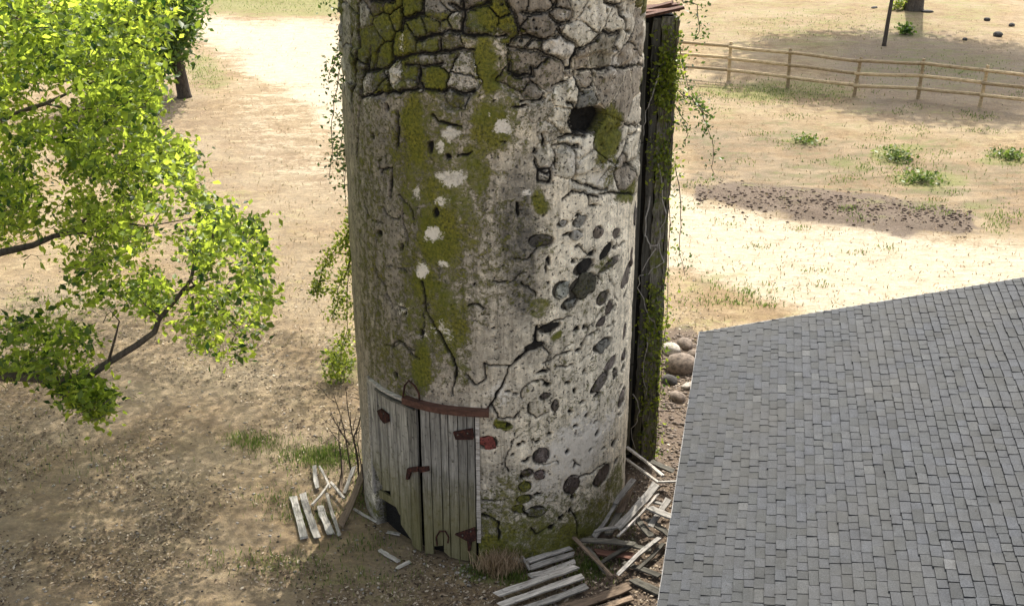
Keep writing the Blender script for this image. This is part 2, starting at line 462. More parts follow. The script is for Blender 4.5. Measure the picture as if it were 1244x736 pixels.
def ground_mat():
    m, nt, b = new_mat('dry trodden soil')
    P = world_pos(nt)
    A = attr(nt, 'cover'); s = sep(nt, A.outputs['Color'])   # sand, grass, dark soil; masks also carry painted shade
    n0 = noise(nt, 0.5, 4, 0.6, P); n1 = noise(nt, 3.0, 7, 0.75, P, 0.3); n2 = noise(nt, 14, 6, 0.8, P); n3 = noise(nt, 60, 3, 0.8, P)
    st_ = noise(nt, 1.0, 5, 0.75, world_pos(nt, (2.5, 9, 2)), 0.6)
    c = ramp(nt, mth(nt, 'ADD', mth(nt, 'MULTIPLY', n1, 0.6), mth(nt, 'MULTIPLY', st_, 0.4)), [(0.36, (0.085, 0.056, 0.030)), (0.45, (0.195, 0.138, 0.078)), (0.53, (0.29, 0.215, 0.128)), (0.62, (0.43, 0.34, 0.215))])
    n5 = noise(nt, 1.0, 8, 0.72, world_pos(nt, (0.55, 1.5, 1)), 0.5); n6 = noise(nt, 1.0, 7, 0.7, world_pos(nt, (1.3, 3.2, 1)), 0.4)
    c = mix(nt, ramp(nt, n5, [(0.42, g(0.75)), (0.56, g(0))]), c, mix(nt, n6, (0.17, 0.115, 0.07), (0.30, 0.225, 0.15)))
    c = mix(nt, ramp(nt, n6, [(0.36, g(0.6)), (0.48, g(0))]), c, (0.17, 0.125, 0.075))
    c = mix(nt, ramp(nt, n6, [(0.56, g(0)), (0.68, g(0.6))]), c, (0.46, 0.385, 0.26))
    c = mix(nt, 1.0, c, ramp(nt, n2, [(0.3, g(0.6)), (0.5, g(1.0)), (0.7, g(1.3))]), 'MULTIPLY')
    c = mix(nt, ramp(nt, n0, [(0.4, g(0)), (0.65, g(0.5))]), c, (0.36, 0.31, 0.23))
    c = mix(nt, ramp(nt, n3, [(0.30, g(0.8)), (0.40, g(0))]), c, (0.08, 0.06, 0.04))
    c = mix(nt, ramp(nt, n3, [(0.64, g(0)), (0.74, g(0.6))]), c, (0.55, 0.5, 0.42))
    c = mix(nt, 1.0, c, (0.90, 0.87, 0.77), 'MULTIPLY')
    def br(x, amp, lo, hi, top):
        v = mth(nt, 'ADD', x, mth(nt, 'MULTIPLY', mth(nt, 'SUBTRACT', n1, 0.5), amp))
        v = mth(nt, 'ADD', v, mth(nt, 'MULTIPLY', mth(nt, 'SUBTRACT', n2, 0.5), amp * 0.8))
        v = mth(nt, 'ADD', v, mth(nt, 'MULTIPLY', mth(nt, 'SUBTRACT', n5, 0.5), amp * 1.5))
        v = mth(nt, 'ADD', v, mth(nt, 'MULTIPLY', mth(nt, 'SUBTRACT', n6, 0.5), amp))
        v = mth(nt, 'MULTIPLY', v, ramp(nt, x, [(0, g(0)), (0.06, g(1))]))
        return ramp(nt, v, [(lo, g(0)), (hi, g(top))])
    litter = mth(nt, 'MULTIPLY', A.outputs['Alpha'], ramp(nt, n2, [(0.38, g(0.9)), (0.62, g(0.25))]))  # alpha holds litter plus the tree shadow painted beyond the fence
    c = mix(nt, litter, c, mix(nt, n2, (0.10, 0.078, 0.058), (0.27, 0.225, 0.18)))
    c = mix(nt, br(s[0], 1.0, 0.3, 0.8, 0.93), c, mix(nt, ramp(nt, mth(nt, 'ADD', mth(nt, 'MULTIPLY', st_, 0.6), mth(nt, 'MULTIPLY', n2, 0.4)), [(0.38, g(0)), (0.6, g(1))]), (0.30, 0.245, 0.17), (0.47, 0.405, 0.30)))
    c = mix(nt, br(s[2], 0.7, 0.35, 0.6, 0.9), c, mix(nt, n2, (0.045, 0.034, 0.026), (0.17, 0.128, 0.098)))
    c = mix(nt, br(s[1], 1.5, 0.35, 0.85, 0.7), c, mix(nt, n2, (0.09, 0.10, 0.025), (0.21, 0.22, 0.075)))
    nt.links.new(c, b.inputs['Base Color'])
    h = mth(nt, 'ADD', mth(nt, 'MULTIPLY', n1, 0.6), mth(nt, 'ADD', mth(nt, 'MULTIPLY', n2, 0.6), mth(nt, 'MULTIPLY', n3, 0.25)))
    bump(nt, b, h, 0.9, 0.06)
    b.inputs['Roughness'].default_value = 1.0
    return m
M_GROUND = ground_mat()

# ------------------------------------------------------------------ ground
def axis(lo, hi, step, far):
    a = np.arange(lo, hi, step); out = [a]
    s = step; x = hi; r = []
    while x < far:
        r.append(x); s *= 1.07; x += s
    l = []; s = step; x = lo
    while x > -far:
        s *= 1.07; x -= s; l.append(x)
    return np.concatenate([np.array(l[::-1]), a, np.array(r)])
gx = axis(-9, 9.5, 0.085, 700); gy = axis(-5, 22, 0.085, 700)
GX, GY = np.meshgrid(gx, gy, indexing='ij')

def ground_h(X, Y):
    h = 0.10 * (fbm(X * 0.35, Y * 0.35, 3, 3) - 0.5) + 0.05 * (fbm(X * 1.7, Y * 1.7, 5, 3) - 0.5) + 0.018 * (fbm(X * 7, Y * 7, 8, 2) - 0.5)
    r = np.hypot(X, Y)
    h = h * smooth(r, 1.6, 3.5) + 0.012 * (fbm(X * 5, Y * 5, 11, 3) - 0.5)
    p, q, Z = project(np.stack([X, Y, 0 * X], -1))
    bank = poly_soft(p, q, BANK, 10) * (Z > 1)
    h = h + bank * (0.05 + 0.10 * fbm(X * 2.2, Y * 2.2, 21, 3))
    return h - 0.02
BANK = [(845, 226), (900, 224), (1000, 232), (1100, 246), (1180, 262), (1178, 282), (1100, 282), (1000, 268), (900, 252), (850, 240)]
PATHP = [(100, -8), (225, 15), (420, 30), (620, 110), (800, 190), (860, 246), (1000, 275), (1180, 288), (1500, 318), (1500, 400), (1000, 392), (900, 352), (800, 322), (620, 240), (420, 165), (350, 120), (300, 82), (235, 48), (90, 10)]
H = ground_h(GX, GY)
p, q, Z = project(np.stack([GX, GY, 0 * GX], -1))
front = Z > 3
wx = p + 30 * (fbm(GX * 0.5, GY * 0.5, 31, 3) - 0.5) * 2; wy = q + 12 * (fbm(GX * 0.5, GY * 0.5, 35, 3) - 0.5) * 2
sand = np.where(front, poly_soft(wx, wy, PATHP, 24), 0)
sand = np.maximum(sand, np.where(front, 0.38 * poly_soft(wx, wy, [(280, 70), (430, 120), (430, 260), (330, 240), (270, 150)], 40), 0))
grass = np.zeros_like(H)
for (a, b_, rx, ry, s) in [(330, -2, 130, 20, 1), (245, 88, 32, 26, .7), (940, 112, 100, 16, .8), (1090, 188, 36, 15, 1), (1122, 216, 46, 15, 1), (1200, 250, 40, 14, .5),
    (978, 170, 32, 6, .8), (1228, 190, 30, 10, 1), (1045, 202, 28, 9, .6), (885, 350, 70, 22, .45), (1100, 34, 26, 14, .8), (980, 30, 90, 22, .45),
    (1215, 268, 22, 18, .6), (900, 150, 60, 12, .3), (310, 535, 26, 10, .6), (392, 553, 40, 13, .8), (345, 605, 40, 16, .3), (330, 680, 60, 20, .35),
    (430, 690, 60, 16, .3), (605, 692, 50, 16, .6), (715, 690, 30, 14, .7), (1180, 10, 60, 12, .5), (1140, 85, 120, 34, .5), (1000, 160, 260, 80, .28), (1010, 20, 260, 60, .42), (1080, 210, 200, 60, .34), (900, 380, 120, 40, .3), (280, 300, 120, 160, .16), (50, 380, 60, 30, .4), (410, 450, 40, 30, .5), (480, 720, 80, 20, .25)]:  # wide ellipse at the fence gives the painted tree shadow its green cast
    d = np.hypot((wx - a) / rx, (wy - b_) / ry)
    grass = np.maximum(grass, np.where(front, s * (1 - smooth(d, 0.5, 1.25)), 0))
dirt_shade = np.where(front, poly_soft(p, q + 6 * (fbm(GX, GY, 44, 3) - .5) * 2, BANK, 14), 0) * 1.35
dirt_shade = np.maximum(dirt_shade, np.where(front, 0.46 * poly_soft(wx, wy, [(820, 130), (1000, 150), (1244, 180), (1300, 300), (1100, 285), (820, 240)], 30), 0))
dirt_shade = np.maximum(dirt_shade, np.where(front, 0.75 * poly_soft(wx, wy, [(780, 400), (850, 400), (850, 740), (690, 740), (740, 600)], 8), 0) * 1.35)  # soil by the board pile, darkened to carry silo and roof shade
sand = sand * (0.82 + 0.3 * fbm(GX * .6, GY * 1.2, 48, 3))
litter_shade = np.where(front, 0.5 * poly_soft(wx, wy, [(-200, 330), (60, 330), (250, 420), (330, 400), (480, 440), (480, 600), (830, 640), (900, 900), (-300, 900)], 45), 0)
litter_shade = np.maximum(litter_shade, np.where(front, 0.5 * poly_soft(wx, wy, [(190, 100), (420, 190), (420, 440), (200, 440)], 30), 0)) * 0.9
litter_shade = np.maximum(litter_shade, np.where(front, 0.75 * poly_soft(wx, wy, [(1000, 62), (1110, 30), (1300, 70), (1300, 150), (1060, 140)], 12), 0))  # shadow of the tree beyond the fence, painted as darker ground
nx_, ny_ = len(gx), len(gy)
idx = np.arange(nx_ * ny_).reshape(nx_, ny_)
quads = np.stack([idx[:-1, :-1], idx[1:, :-1], idx[1:, 1:], idx[:-1, 1:]], -1).reshape(-1, 4)
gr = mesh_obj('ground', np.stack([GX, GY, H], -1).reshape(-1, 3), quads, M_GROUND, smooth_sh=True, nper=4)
set_attr(gr.data, 'cover', np.stack([sand, grass, dirt_shade, litter_shade], -1).reshape(-1, 4))
tag(gr, 'dry sandy yard with trodden straw, leaf litter and grass patches', None, kind='structure')

def gh(x, y): return float(ground_h(np.array([x]), np.array([y]))[0])
def on_ground(px, py):
    P = on_z(px, py, 0)
    for _ in range(2): P = on_z(px, py, gh(P.x, P.y))
    return P

# ------------------------------------------------------------------ silo
HT = 12.0
def U(px, py): return on_cyl(px, py)
def ell(px, py, rx, ry):
    """pixel ellipse -> centre and half sizes in wall metres"""
    u, z = U(px, py)
    ux = U(px + (rx if px < 601 else -rx), py)[0]; z2 = U(px, py + ry)[1]
    return u, z, abs(ux - u) + 1e-3, abs(z2 - z) + 1e-3

MOSS = [(520, 200, 75, 110, .52), (525, 350, 62, 130, .50), (560, 90, 110, 90, .42), (470, 60, 60, 80, .55), (620, 640, 150, 50, .42), (610, 672, 170, 14, .75), (740, 632, 30, 20, .6), (500, 662, 60, 12, .5), (585, 300, 60, 120, .36), (700, 380, 70, 80, .24), (700, 480, 90, 60, .24), (450, 300, 30, 300, .36), (700, 90, 90, 90, .2), (480, 440, 50, 60, .4), (505, 165, 18, 62, 1), (497, 240, 14, 40, .6), (535, 235, 36, 34, .75), (592, 75, 19, 36, 1.1), (598, 150, 30, 40, .9), (602, 20, 30, 24, 1), (527, 96, 18, 17, 1.1),
        (480, 20, 38, 24, .85), (478, 62, 34, 30, .8), (528, 30, 30, 16, .6), (532, 290, 38, 50, .95), (565, 270, 26, 40, .6), (518, 350, 26, 30, .8), (545, 395, 30, 48, .75), (515, 440, 17, 42, .9), (560, 440, 14, 30, .5),
        (580, 205, 22, 40, .7), (741, 166, 20, 34, 1.25), (745, 205, 10, 20, .6), (655, 243, 11, 20, .9), (655, 375, 22, 14, .55), (674, 412, 9, 6, 1), (428, 60, 12, 80, .5), (622, 100, 14, 60, .5),
        (640, 648, 60, 30, .66), (600, 650, 20, 30, .6), (622, 600, 34, 30, .5), (715, 628, 46, 24, .62), (748, 588, 20, 30, .55), (612, 518, 13, 10, 1), (690, 655, 34, 22, .9), (765, 235, 14, 14, .8), (735, 320, 16, 14, .4),
        (460, 590, 12, 40, .5), (445, 330, 8, 60, .25), (596, 660, 30, 14, .9), (760, 600, 14, 20, .8), (640, 520, 24, 8, .3)]
GRIME = [(630, 290, 30, 125, .95), (634, 350, 24, 60, .9), (480, 300, 60, 330, .42), (590, 380, 60, 100, .25), (655, 205, 16, 30, .6), (640, 110, 36, 50, .35), (560, 130, 20, 30, .4), (450, 250, 30, 260, .30), (470, 360, 30, 120, .22), (600, 250, 34, 80, .35), (655, 430, 26, 24, .5),
         (640, 470, 40, 30, .3), (610, 575, 34, 20, .25), (470, 60, 40, 60, .4), (540, 10, 40, 20, .4), (650, 30, 34, 34, .5)]
WHITE = [(550, 217, 17, 10, 1.2), (613, 152, 13, 12, 1.2), (548, 162, 9, 9, 1.1), (538, 177, 5, 8, .9), (524, 285, 13, 9, 1.2), (514, 332, 7, 7, 1.2), (539, 323, 6, 5, 1.1), (476, 94, 9, 14, 1.0), (562, 92, 12, 22, .75), (538, 245, 9, 8, .7),
         (675, 55, 12, 14, .8), (706, 540, 46, 34, 1.15), (660, 590, 34, 30, .8), (694, 570, 44, 26, .8), (735, 515, 30, 16, .7), (608, 478, 18, 16, .7), (735, 215, 26, 20, .5), (720, 20, 40, 20, .35), (700, 200, 14, 24, .5), (664, 208, 12, 9, .8), (695, 60, 4, 14, 1), (750, 70, 4, 20, .9), (640, 236, 8, 5, .9), (505, 235, 5, 9, .7), (540, 402, 12, 9, .55), (488, 375, 10, 8, .5),
         (730, 215, 20, 12, .4), (455, 590, 8, 26, .6), (570, 650, 5, 10, .3), (516, 405, 6, 6, .6), (485, 60, 4, 14, .6), (443, 110, 4, 20, .5)]
CRACKS = [([(513, 342), (516, 374), (522, 386), (533, 405), (545, 425), (553, 450), (549, 480)], 1.6),
          ([(590, 500), (601, 486), (611, 468), (618, 448), (640, 425), (652, 412), (654, 398)], 1.8),
          ([(655, 402), (675, 390), (696, 384)], 1.5), ([(566, 456), (578, 468), (589, 462), (588, 443), (620, 444)], 1.4),
          ([(599, 492), (605, 508), (626, 509), (632, 500)], 1.4), ([(482, 135), (483, 160), (482, 178)], 2.2), ([(476, 205), (473, 240)], 1.8),
          ([(582, 625), (596, 628), (606, 635), (606, 655)], 1.8), ([(735, 563), (712, 577), (700, 582)], 1.3), ([(695, 617), (701, 632), (702, 650)], 1.4),
          ([(569, 371), (580, 369), (590, 374)], 1.4), ([(625, 438), (642, 425), (655, 418)], 1.2), ([(585, 606), (608, 606)], 1.1), ([(660, 442), (676, 433), (694, 427)], 1.6), ([(676, 447), (696, 443)], 1.4),
          ([(707, 417), (716, 408), (727, 401)], 1.6), ([(556, 190), (566, 188), (572, 184)], 1.3), ([(523, 140), (532, 150), (548, 152), (560, 156)], 1.4), ([(650, 195), (656, 208), (665, 212), (674, 200)], 1.8),
          ([(430, 10), (432, 60), (428, 110), (431, 170)], 1.2), ([(445, 60), (440, 100), (436, 130), (434, 190)], 1.6), ([(662, 330), (665, 316)], 1.3), ([(697, 560), (705, 566)], 1.0), ([(645, 640), (652, 650), (663, 642)], 1.1), ([(456, 500), (458, 530)], 2.2), ([(460, 540), (463, 560)], 1.8)]
JOINTS = [([(473, 70), (480, 73), (500, 68), (529, 66), (547, 64), (560, 62), (575, 61)], 2.0), ([(490, 80), (515, 82), (537, 77)], 1.6),
          ([(504, 51), (518, 45), (543, 40), (561, 41), (577, 46), (589, 43), (615, 46)], 2.2), ([(561, -14), (561, 0), (562, 14), (561, 39)], 2.2), ([(548, 5), (556, 12), (562, 13), (572, 10), (595, 7)], 1.6),
          ([(534, 47), (533, 64)], 1.8), ([(505, 80), (508, 100), (517, 110), (535, 114), (545, 110)], 1.9), ([(545, 110), (565, 117), (578, 112)], 1.6), ([(440, 86), (455, 86), (465, 85), (474, 73)], 1.8), ([(436, 118), (460, 114), (485, 113), (508, 108)], 1.6),
          ([(485, 14), (484, 38)], 1.8), ([(485, 25), (500, 22), (510, 15)], 1.8), ([(511, 0), (510, 18)], 1.5), ([(446, 2), (475, 2)], 2), ([(472, 50), (473, 72)], 1.8), ([(466, 90), (468, 112)], 1.6), ([(455, 60), (450, 84)], 1.5), ([(430, 40), (433, 80), (428, 118)], 1.6),
          ([(635, 17), (655, 18), (668, 14), (677, 3)], 1.8), ([(668, 20), (675, 27), (695, 27), (697, 15), (694, -8)], 1.9), ([(619, 58), (622, 50), (640, 43), (660, 47), (675, 43)], 1.8), ([(615, 58), (640, 63), (658, 64), (675, 70), (688, 80)], 1.8),
          ([(676, 33), (688, 46), (700, 55), (702, 62)], 1.9), ([(690, 84), (697, 84), (696, 74), (699, 64)], 3.2), ([(700, 60), (718, 52), (732, 38), (745, 42), (754, 40)], 1.9), ([(745, 60), (748, 50), (754, 42)], 1.8), ([(705, 88), (722, 86), (745, 83), (752, 82), (770, 81), (786, 80)], 1.8),
          ([(700, 88), (702, 105), (708, 115)], 1.9), ([(724, 88), (724, 105), (727, 122)], 1.9), ([(708, 107), (722, 106)], 1.6), ([(632, 124), (655, 122), (660, 118)], 1.8), ([(672, 106), (690, 100)], 1.5), ([(619, 80), (620, 90), (630, 94), (648, 92), (648, 85)], 2.0),
          ([(757, 12), (760, 36), (764, 38)], 1.6), ([(735, 4), (752, 8), (755, 0)], 1.6), ([(758, 151), (770, 153), (785, 154)], 1.8), ([(680, 168), (695, 165), (712, 166)], 1.8), ([(674, 179), (690, 177), (700, 180), (706, 179)], 1.6), ([(701, 185), (701, 205), (700, 222), (712, 226), (730, 230), (742, 232)], 1.5),
          ([(684, 243), (695, 232), (705, 234), (715, 238), (735, 238), (748, 237), (770, 236), (778, 235)], 1.7), ([(676, 185), (676, 205)], 1.3), ([(660, 165), (660, 178)], 1.8), ([(757, 200), (768, 201), (772, 215), (780, 221)], 1.8), ([(650, 195), (655, 207), (668, 205)], 1.8),
          ([(655, 210), (655, 220), (668, 222), (670, 205)], 1.6), ([(715, 240), (715, 252)], 1.4), ([(763, 163), (772, 162)], 1.5), ([(690, 125), (700, 128), (692, 150), (698, 165)], 1.6), ([(640, 60), (650, 44)], 1.2), ([(617, 0), (625, 20), (633, 40)], 1.2)]
PITS = [(688, 285, 5, 2.5), (720, 307, 5, 4), (755, 297, 4, 2), (667, 318, 2, 6), (701, 401, 4, 3), (711, 398, 3, 3), (704, 425, 4, 3), (757, 447, 3, 4), (659, 453, 8, 2.5), (664, 468, 5, 3), (711, 452, 3, 3), (653, 537, 4, 3), (668, 529, 3, 2.5),
        (692, 501, 3, 2.5), (713, 505, 3, 3), (709, 488, 3, 2), (724, 512, 3, 2), (701, 516, 3, 2), (746, 538, 4, 3.5), (726, 526, 3, 3), (631, 540, 3, 2), (636, 537, 3, 2), (655, 600, 6, 2), (695, 603, 3, 3), (694, 619, 2.5, 5), (640, 560, 5, 2), (644, 556, 3, 2),
        (733, 544, 3, 2), (748, 560, 3, 3), (717, 547, 2, 2), (690, 549, 3, 3), (699, 566, 2, 3), (665, 553, 2, 2), (680, 630, 3, 3), (684, 626, 2, 2), (747, 300, 3, 2), (697, 285, 3, 2), (702, 262, 4, 2), (722, 250, 6, 2), (712, 320, 3, 3), (728, 335, 2, 5), (760, 358, 2, 4), (667, 344, 2, 2),
        (745, 452, 2, 4), (746, 372, 2, 3), (625, 478, 4, 2), (616, 477, 3, 2), (633, 476, 2, 2), (700, 474, 2, 4), (726, 480, 4, 3), (690, 465, 4, 2), (755, 470, 2, 3), (742, 470, 3, 2), (622, 552, 3, 2), (633, 580, 3, 3), (655, 620, 3, 2), (670, 640, 4, 3), (638, 623, 3, 3), (530, 258, 3, 6), (523, 180, 4, 8), (545, 190, 4, 4),
        (489, 374, 6, 1.5), (493, 382, 1.5, 4), (512, 404, 2, 6), (628, 255, 2, 10), (632, 130, 10, 2), (470, 130, 2, 6), (452, 165, 2, 3), (462, 210, 2, 3), (650, 185, 3, 3), (700, 300, 3, 2), (697, 318, 3, 3), (480, 456, 2, 4), (462, 285, 3, 4), (488, 300, 2, 3), (575, 345, 2, 2), (600, 400, 2, 2)]
EMB = [  # exposed stones in the render: px, py, rx, ry, tilt, tone
    (705, 269, 9, 6, -10, 'g'), (727, 282, 6, 7, 0, 'd'), (749, 284, 6, 6, 30, 'n'), (658, 293, 16, 8, 10, 'd'), (737, 305, 9, 7, -30, 'k'), (741, 321, 12, 5, -14, 'n'), (767, 312, 5, 9, 0, 'n'),
    (710, 325, 13, 9, -12, 'k'), (710, 348, 18, 14, -12, 'o'), (682, 353, 10, 11, 20, 'g'), (693, 369, 11, 7, -14, 'g'), (762, 333, 13, 10, -30, 'v'), (733, 362, 8, 8, 0, 'n'), (669, 399, 14, 5, -12, 'k'), (650, 421, 13, 4.5, -8, 'k'),
    (740, 374, 4, 9, 15, 'n'), (730, 391, 6, 4, -20, 'n'), (733, 419, 11, 7, -5, 's'), (759, 402, 4, 9, 15, 'n'), (742, 442, 9, 7, -15, 'v'), (758, 432, 6, 7, -20, 'n'), (730, 464, 13, 7.5, -28, 'v'), (747, 454, 4, 6, 10, 'n'), (756, 483, 9, 9, -45, 'v'),
    (658, 554, 11, 9, 0, 'b'), (656, 576, 7, 5, 0, 'b'), (641, 575, 8, 5, 0, 'b'), (695, 589, 10, 11, 10, 'b'), (732, 577, 12, 10, -15, 'b'), (593, 538, 12, 8, 0, 'R'), (675, 493, 5, 7, 0, 'n'), (662, 482, 6, 4, 0, 'n'), (638, 591, 8, 6, 0, 'm'),
    (638, 606, 10, 5, 0, 'm'), (651, 622, 12, 7, 0, 'g'), (610, 517, 11, 4, 0, 'm'), (772, 262, 6, 13, 0, 'v'), (684, 272, 7, 4, 0, 'g'), (700, 285, 8, 5, 0, 'g'), (630, 618, 8, 5, 0, 'm')]
TONES = {'g': (0.30, 0.285, 0.24), 'd': (0.17, 0.14, 0.11), 'k': (0.020, 0.018, 0.015), 'n': (0.15, 0.125, 0.10), 'o': (0.085, 0.078, 0.055), 'v': (0.19, 0.16, 0.135), 's': (0.17, 0.165, 0.14), 'b': (0.13, 0.10, 0.085),
         'R': (0.25, 0.07, 0.055), 'm': (0.25, 0.26, 0.15), 'c': (0.58, 0.54, 0.43), 'w': (0.45, 0.43, 0.38), 'l': (0.42, 0.39, 0.32)}

# course stones: Voronoi sites on the wall surface; 'p' = left under render, 'k' = hole painted black
SITES = [(418, 30, 'g'), (440, 22, 'g'), (452, 8, 'd'), (447, 48, 'm'), (424, 80, 'g'), (470, 6, 'd'), (462, 30, 'm'), (480, 22, 'm'), (492, 50, 'm'), (500, 12, 'm'), (452, 96, 'g'), (466, 72, 'm'), (476, 93, 'w'), (430, 52, 'l'), (438, 108, 'g'),
    (462, 112, 'm'), (497, 88, 'm'), (500, 106, 'l'), (486, 108, 'm'), (505, 37, 'm'), (530, 14, 'g'), (522, 34, 'm'), (553, 33, 'c'), (517, 55, 'm'), (549, 56, 'g'), (515, 72, 'g'), (540, 70, 'g'), (527, 96, 'm'), (562, 80, 'w'), (563, 104, 'w'),
    (590, 26, 'm'), (545, 4, 'g'), (580, 3, 'd'), (612, 8, 'm'), (592, 78, 'p'), (556, 122, 'g'), (542, 36, 'g'), (575, 48, 'p'),
    (622, 30, 'm'), (655, 10, 'd'), (681, 18, 'd'), (660, 31, 'd'), (645, 52, 'g'), (675, 56, 'w'), (640, 78, 'd'), (628, 6, 'd'), (662, 98, 'd'), (630, 100, 'd'), (722, 18, 'c'), (704, 42, 'c'), (745, 4, 'c'), (684, 3, 'd'), (700, 3, 'c'),
    (728, 64, 'o'), (705, 74, 'd'), (769, 66, 'n'), (764, 25, 'l'), (774, 45, 'n'), (750, 35, 'c'), (712, 97, 'd'), (714, 116, 's'), (742, 104, 'n'), (774, 97, 'n'), (757, 122, 'n'), (688, 118, 'c'), (648, 112, 'd'), (712, 146, 'k'),
    (773, 135, 'l'), (650, 134, 'l'), (680, 145, 'c'), (700, 172, 'c'), (741, 170, 'c'), (772, 168, 'c'), (688, 198, 'c'), (722, 205, 'c'), (660, 190, 'c'), (660, 216, 'n'), (763, 207, 'n'), (766, 232, 'm'), (775, 190, 'c'), (664, 160, 'l'),
    (742, 234, 'c'), (707, 232, 'c'), (730, 255, 'p'), (690, 245, 'p'), (755, 258, 'p'), (778, 250, 'p'), (670, 235, 'p'), (640, 200, 'p'), (640, 165, 'p'), (615, 120, 'p'), (600, 120, 'p'), (580, 130, 'p'), (630, 140, 'p'), (640, 235, 'p'),
    (505, 135, 'p'), (525, 130, 'p'), (480, 135, 'p'), (455, 140, 'p'), (430, 125, 'p'), (415, 130, 'p'), (540, 145, 'p'), (560, 145, 'p')]
S = []
for (a, b_, t) in SITES:
    u, z = U(a, b_); S.append((u, z, t))
srng = np.random.default_rng(5)
mx_z = 8.6
pts_new = []
zt = U(601, 0)[1]
for _ in range(6000):
    u = srng.uniform(-4.2, 4.2); z = srng.uniform(5.6, mx_z)
    px_, py_, _z = project(np.array([R * math.sin(u / R), -R * math.cos(u / R), z]))
    vis = abs(u) < 2.9
    if vis and py_ > -6: continue
    if min([math.hypot(u - a[0], (z - a[1]) * 1.3) for a in S + pts_new]) < 0.34: continue
    pts_new.append((u, z, srng.choice(list('ggddclnmv'))))
S += pts_new
for k in range(-11, 12): S.append((k * 0.4, mx_z + 0.35, 'p')); S.append((k * 0.4, 5.2, 'p')) if abs(k * 0.4) > 2.95 else None
SX = np.array([s[0] for s in S]); SZ = np.array([s[1] for s in S]); STY = [s[2] for s in S]
stone_flag = np.array([0 if t == 'p' else 1 for t in STY])
ZS = 1.15   # cells a little wider than high

def warp(u, z):
    return (u + .10 * (fbm(u * 2.6, z * 2.6, 500, 2) - .5) * 2 + .03 * (fbm(u * 11, z * 11, 504, 2) - .5) * 2,
            z + .10 * (fbm(u * 2.6, z * 2.6, 508, 2) - .5) * 2 + .03 * (fbm(u * 11, z * 11, 512, 2) - .5) * 2)
def unwarp(u, z):
    a, b = u.copy(), z.copy()
    for _ in range(8):
        wa, wb = warp(a, b); a = a + (u - wa) * .8; b = b + (z - wb) * .8
    return a, b
def clip_cell(i):
    cx, cz = SX[i], SZ[i] * ZS
    poly = [(cx - .7, cz - .7), (cx + .7, cz - .7), (cx + .7, cz + .7), (cx - .7, cz + .7)]
    d = np.hypot(SX - cx, SZ * ZS - cz); order = np.argsort(d)[1:30]
    for j in order:
        mx, mz = (cx + SX[j]) / 2, (cz + SZ[j] * ZS) / 2
        nx, nz = SX[j] - cx, SZ[j] * ZS - cz
        out = []
        for k in range(len(poly)):
            A = poly[k]; B = poly[(k + 1) % len(poly)]
            da = (A[0] - mx) * nx + (A[1] - mz) * nz; db = (B[0] - mx) * nx + (B[1] - mz) * nz
            if da <= 0: out.append(A)
            if (da < 0) != (db < 0):
                t = da / (da - db); out.append((A[0] + t * (B[0] - A[0]), A[1] + t * (B[1] - A[1])))
        poly = out
        if len(poly) < 3: return None
    return [(a, b_ / ZS) for a, b_ in poly]

CR_UZ = [([U(*pt) for pt in pl], w * 0.0095) for pl, w in CRACKS + JOINTS]
_r = np.random.default_rng(42)
for _k in range(34):      # fine shrinkage cracks in the render
    _u, _z = _r.uniform(-1.5, 2.3), _r.uniform(.9, 5.6); _a = _r.uniform(0, 6.28); _pl = [(_u, _z)]
    for _j in range(int(_r.integers(3, 8))):
        _a += _r.normal() * .6; _u += .09 * math.cos(_a); _z += .09 * math.sin(_a); _pl.append((_u, _z))
    if min(p_[1] for p_ in _pl) > 2.45 or min(p_[0] for p_ in _pl) > 0: CR_UZ.append((_pl, .006 + .005 * _r.random()))
PIT_UZ = [ell(*pt) for pt in PITS]
def ell_c(a, b, rx, ry):
    u, z, ru, rz = ell(a, b, rx, ry)
    return u, z, min(ru, rx * .017) * .9, min(rz, ry * .016) * .9
EMB_UZ = [(ell_c(e[0], e[1], e[2], e[3]), e[4], e[5]) for e in EMB]

def stains(u, z):
    """moss, grime, white lichen as (n,) arrays"""
    wu = u + 0.10 * (fbm(u * 3, z * 3, 60, 3) - .5) * 2; wz = z + 0.16 * (fbm(u * 3, z * 2.2, 64, 3) - .5) * 2
    out = []; wn_ = fbm(u * 8, z * 8, 68, 3)
    for L, lo, hi in ((MOSS, .45, 1.3), (GRIME, .3, 1.35), (WHITE, .1, 1.5)):
        m = np.zeros_like(u)
        sc = 1.0 if L is not WHITE else 0.5
        uu = u + (wu - u) * sc; zz = z + (wz - z) * sc
        for (a, b_, rx, ry, s) in L:
            cu, cz, ru, rz = ell(a, b_, rx, ry)
            d = np.hypot((uu - cu) / ru, (zz - cz) / rz)
            if L is WHITE: d = d * (0.45 + 1.1 * wn_)
            m = np.maximum(m, s * (1 - smooth(d, lo, hi)))
        out.append(m)
    beyond = smooth(np.abs(u), 2.4, 3.0)
    out[0] = np.maximum(out[0], beyond * 0.8 * smooth(fbm(u * .9, z * .5, 70, 4), .48, .7))
    up = smooth(z, 7.3, 7.7)
    out[0] = np.maximum(out[0], up * 0.9 * smooth(fbm(u * .9, z * .6, 74, 4), .45, .65))
    out[1] = np.maximum(out[1], up * 0.6 * smooth(fbm(u * 1.2, z * .4, 78, 4), .5, .7))
    out[0] = np.maximum(out[0], 0.28 * smooth(fbm(u * 1.5, z * 1.0, 80, 4), .5, .75))
    return out

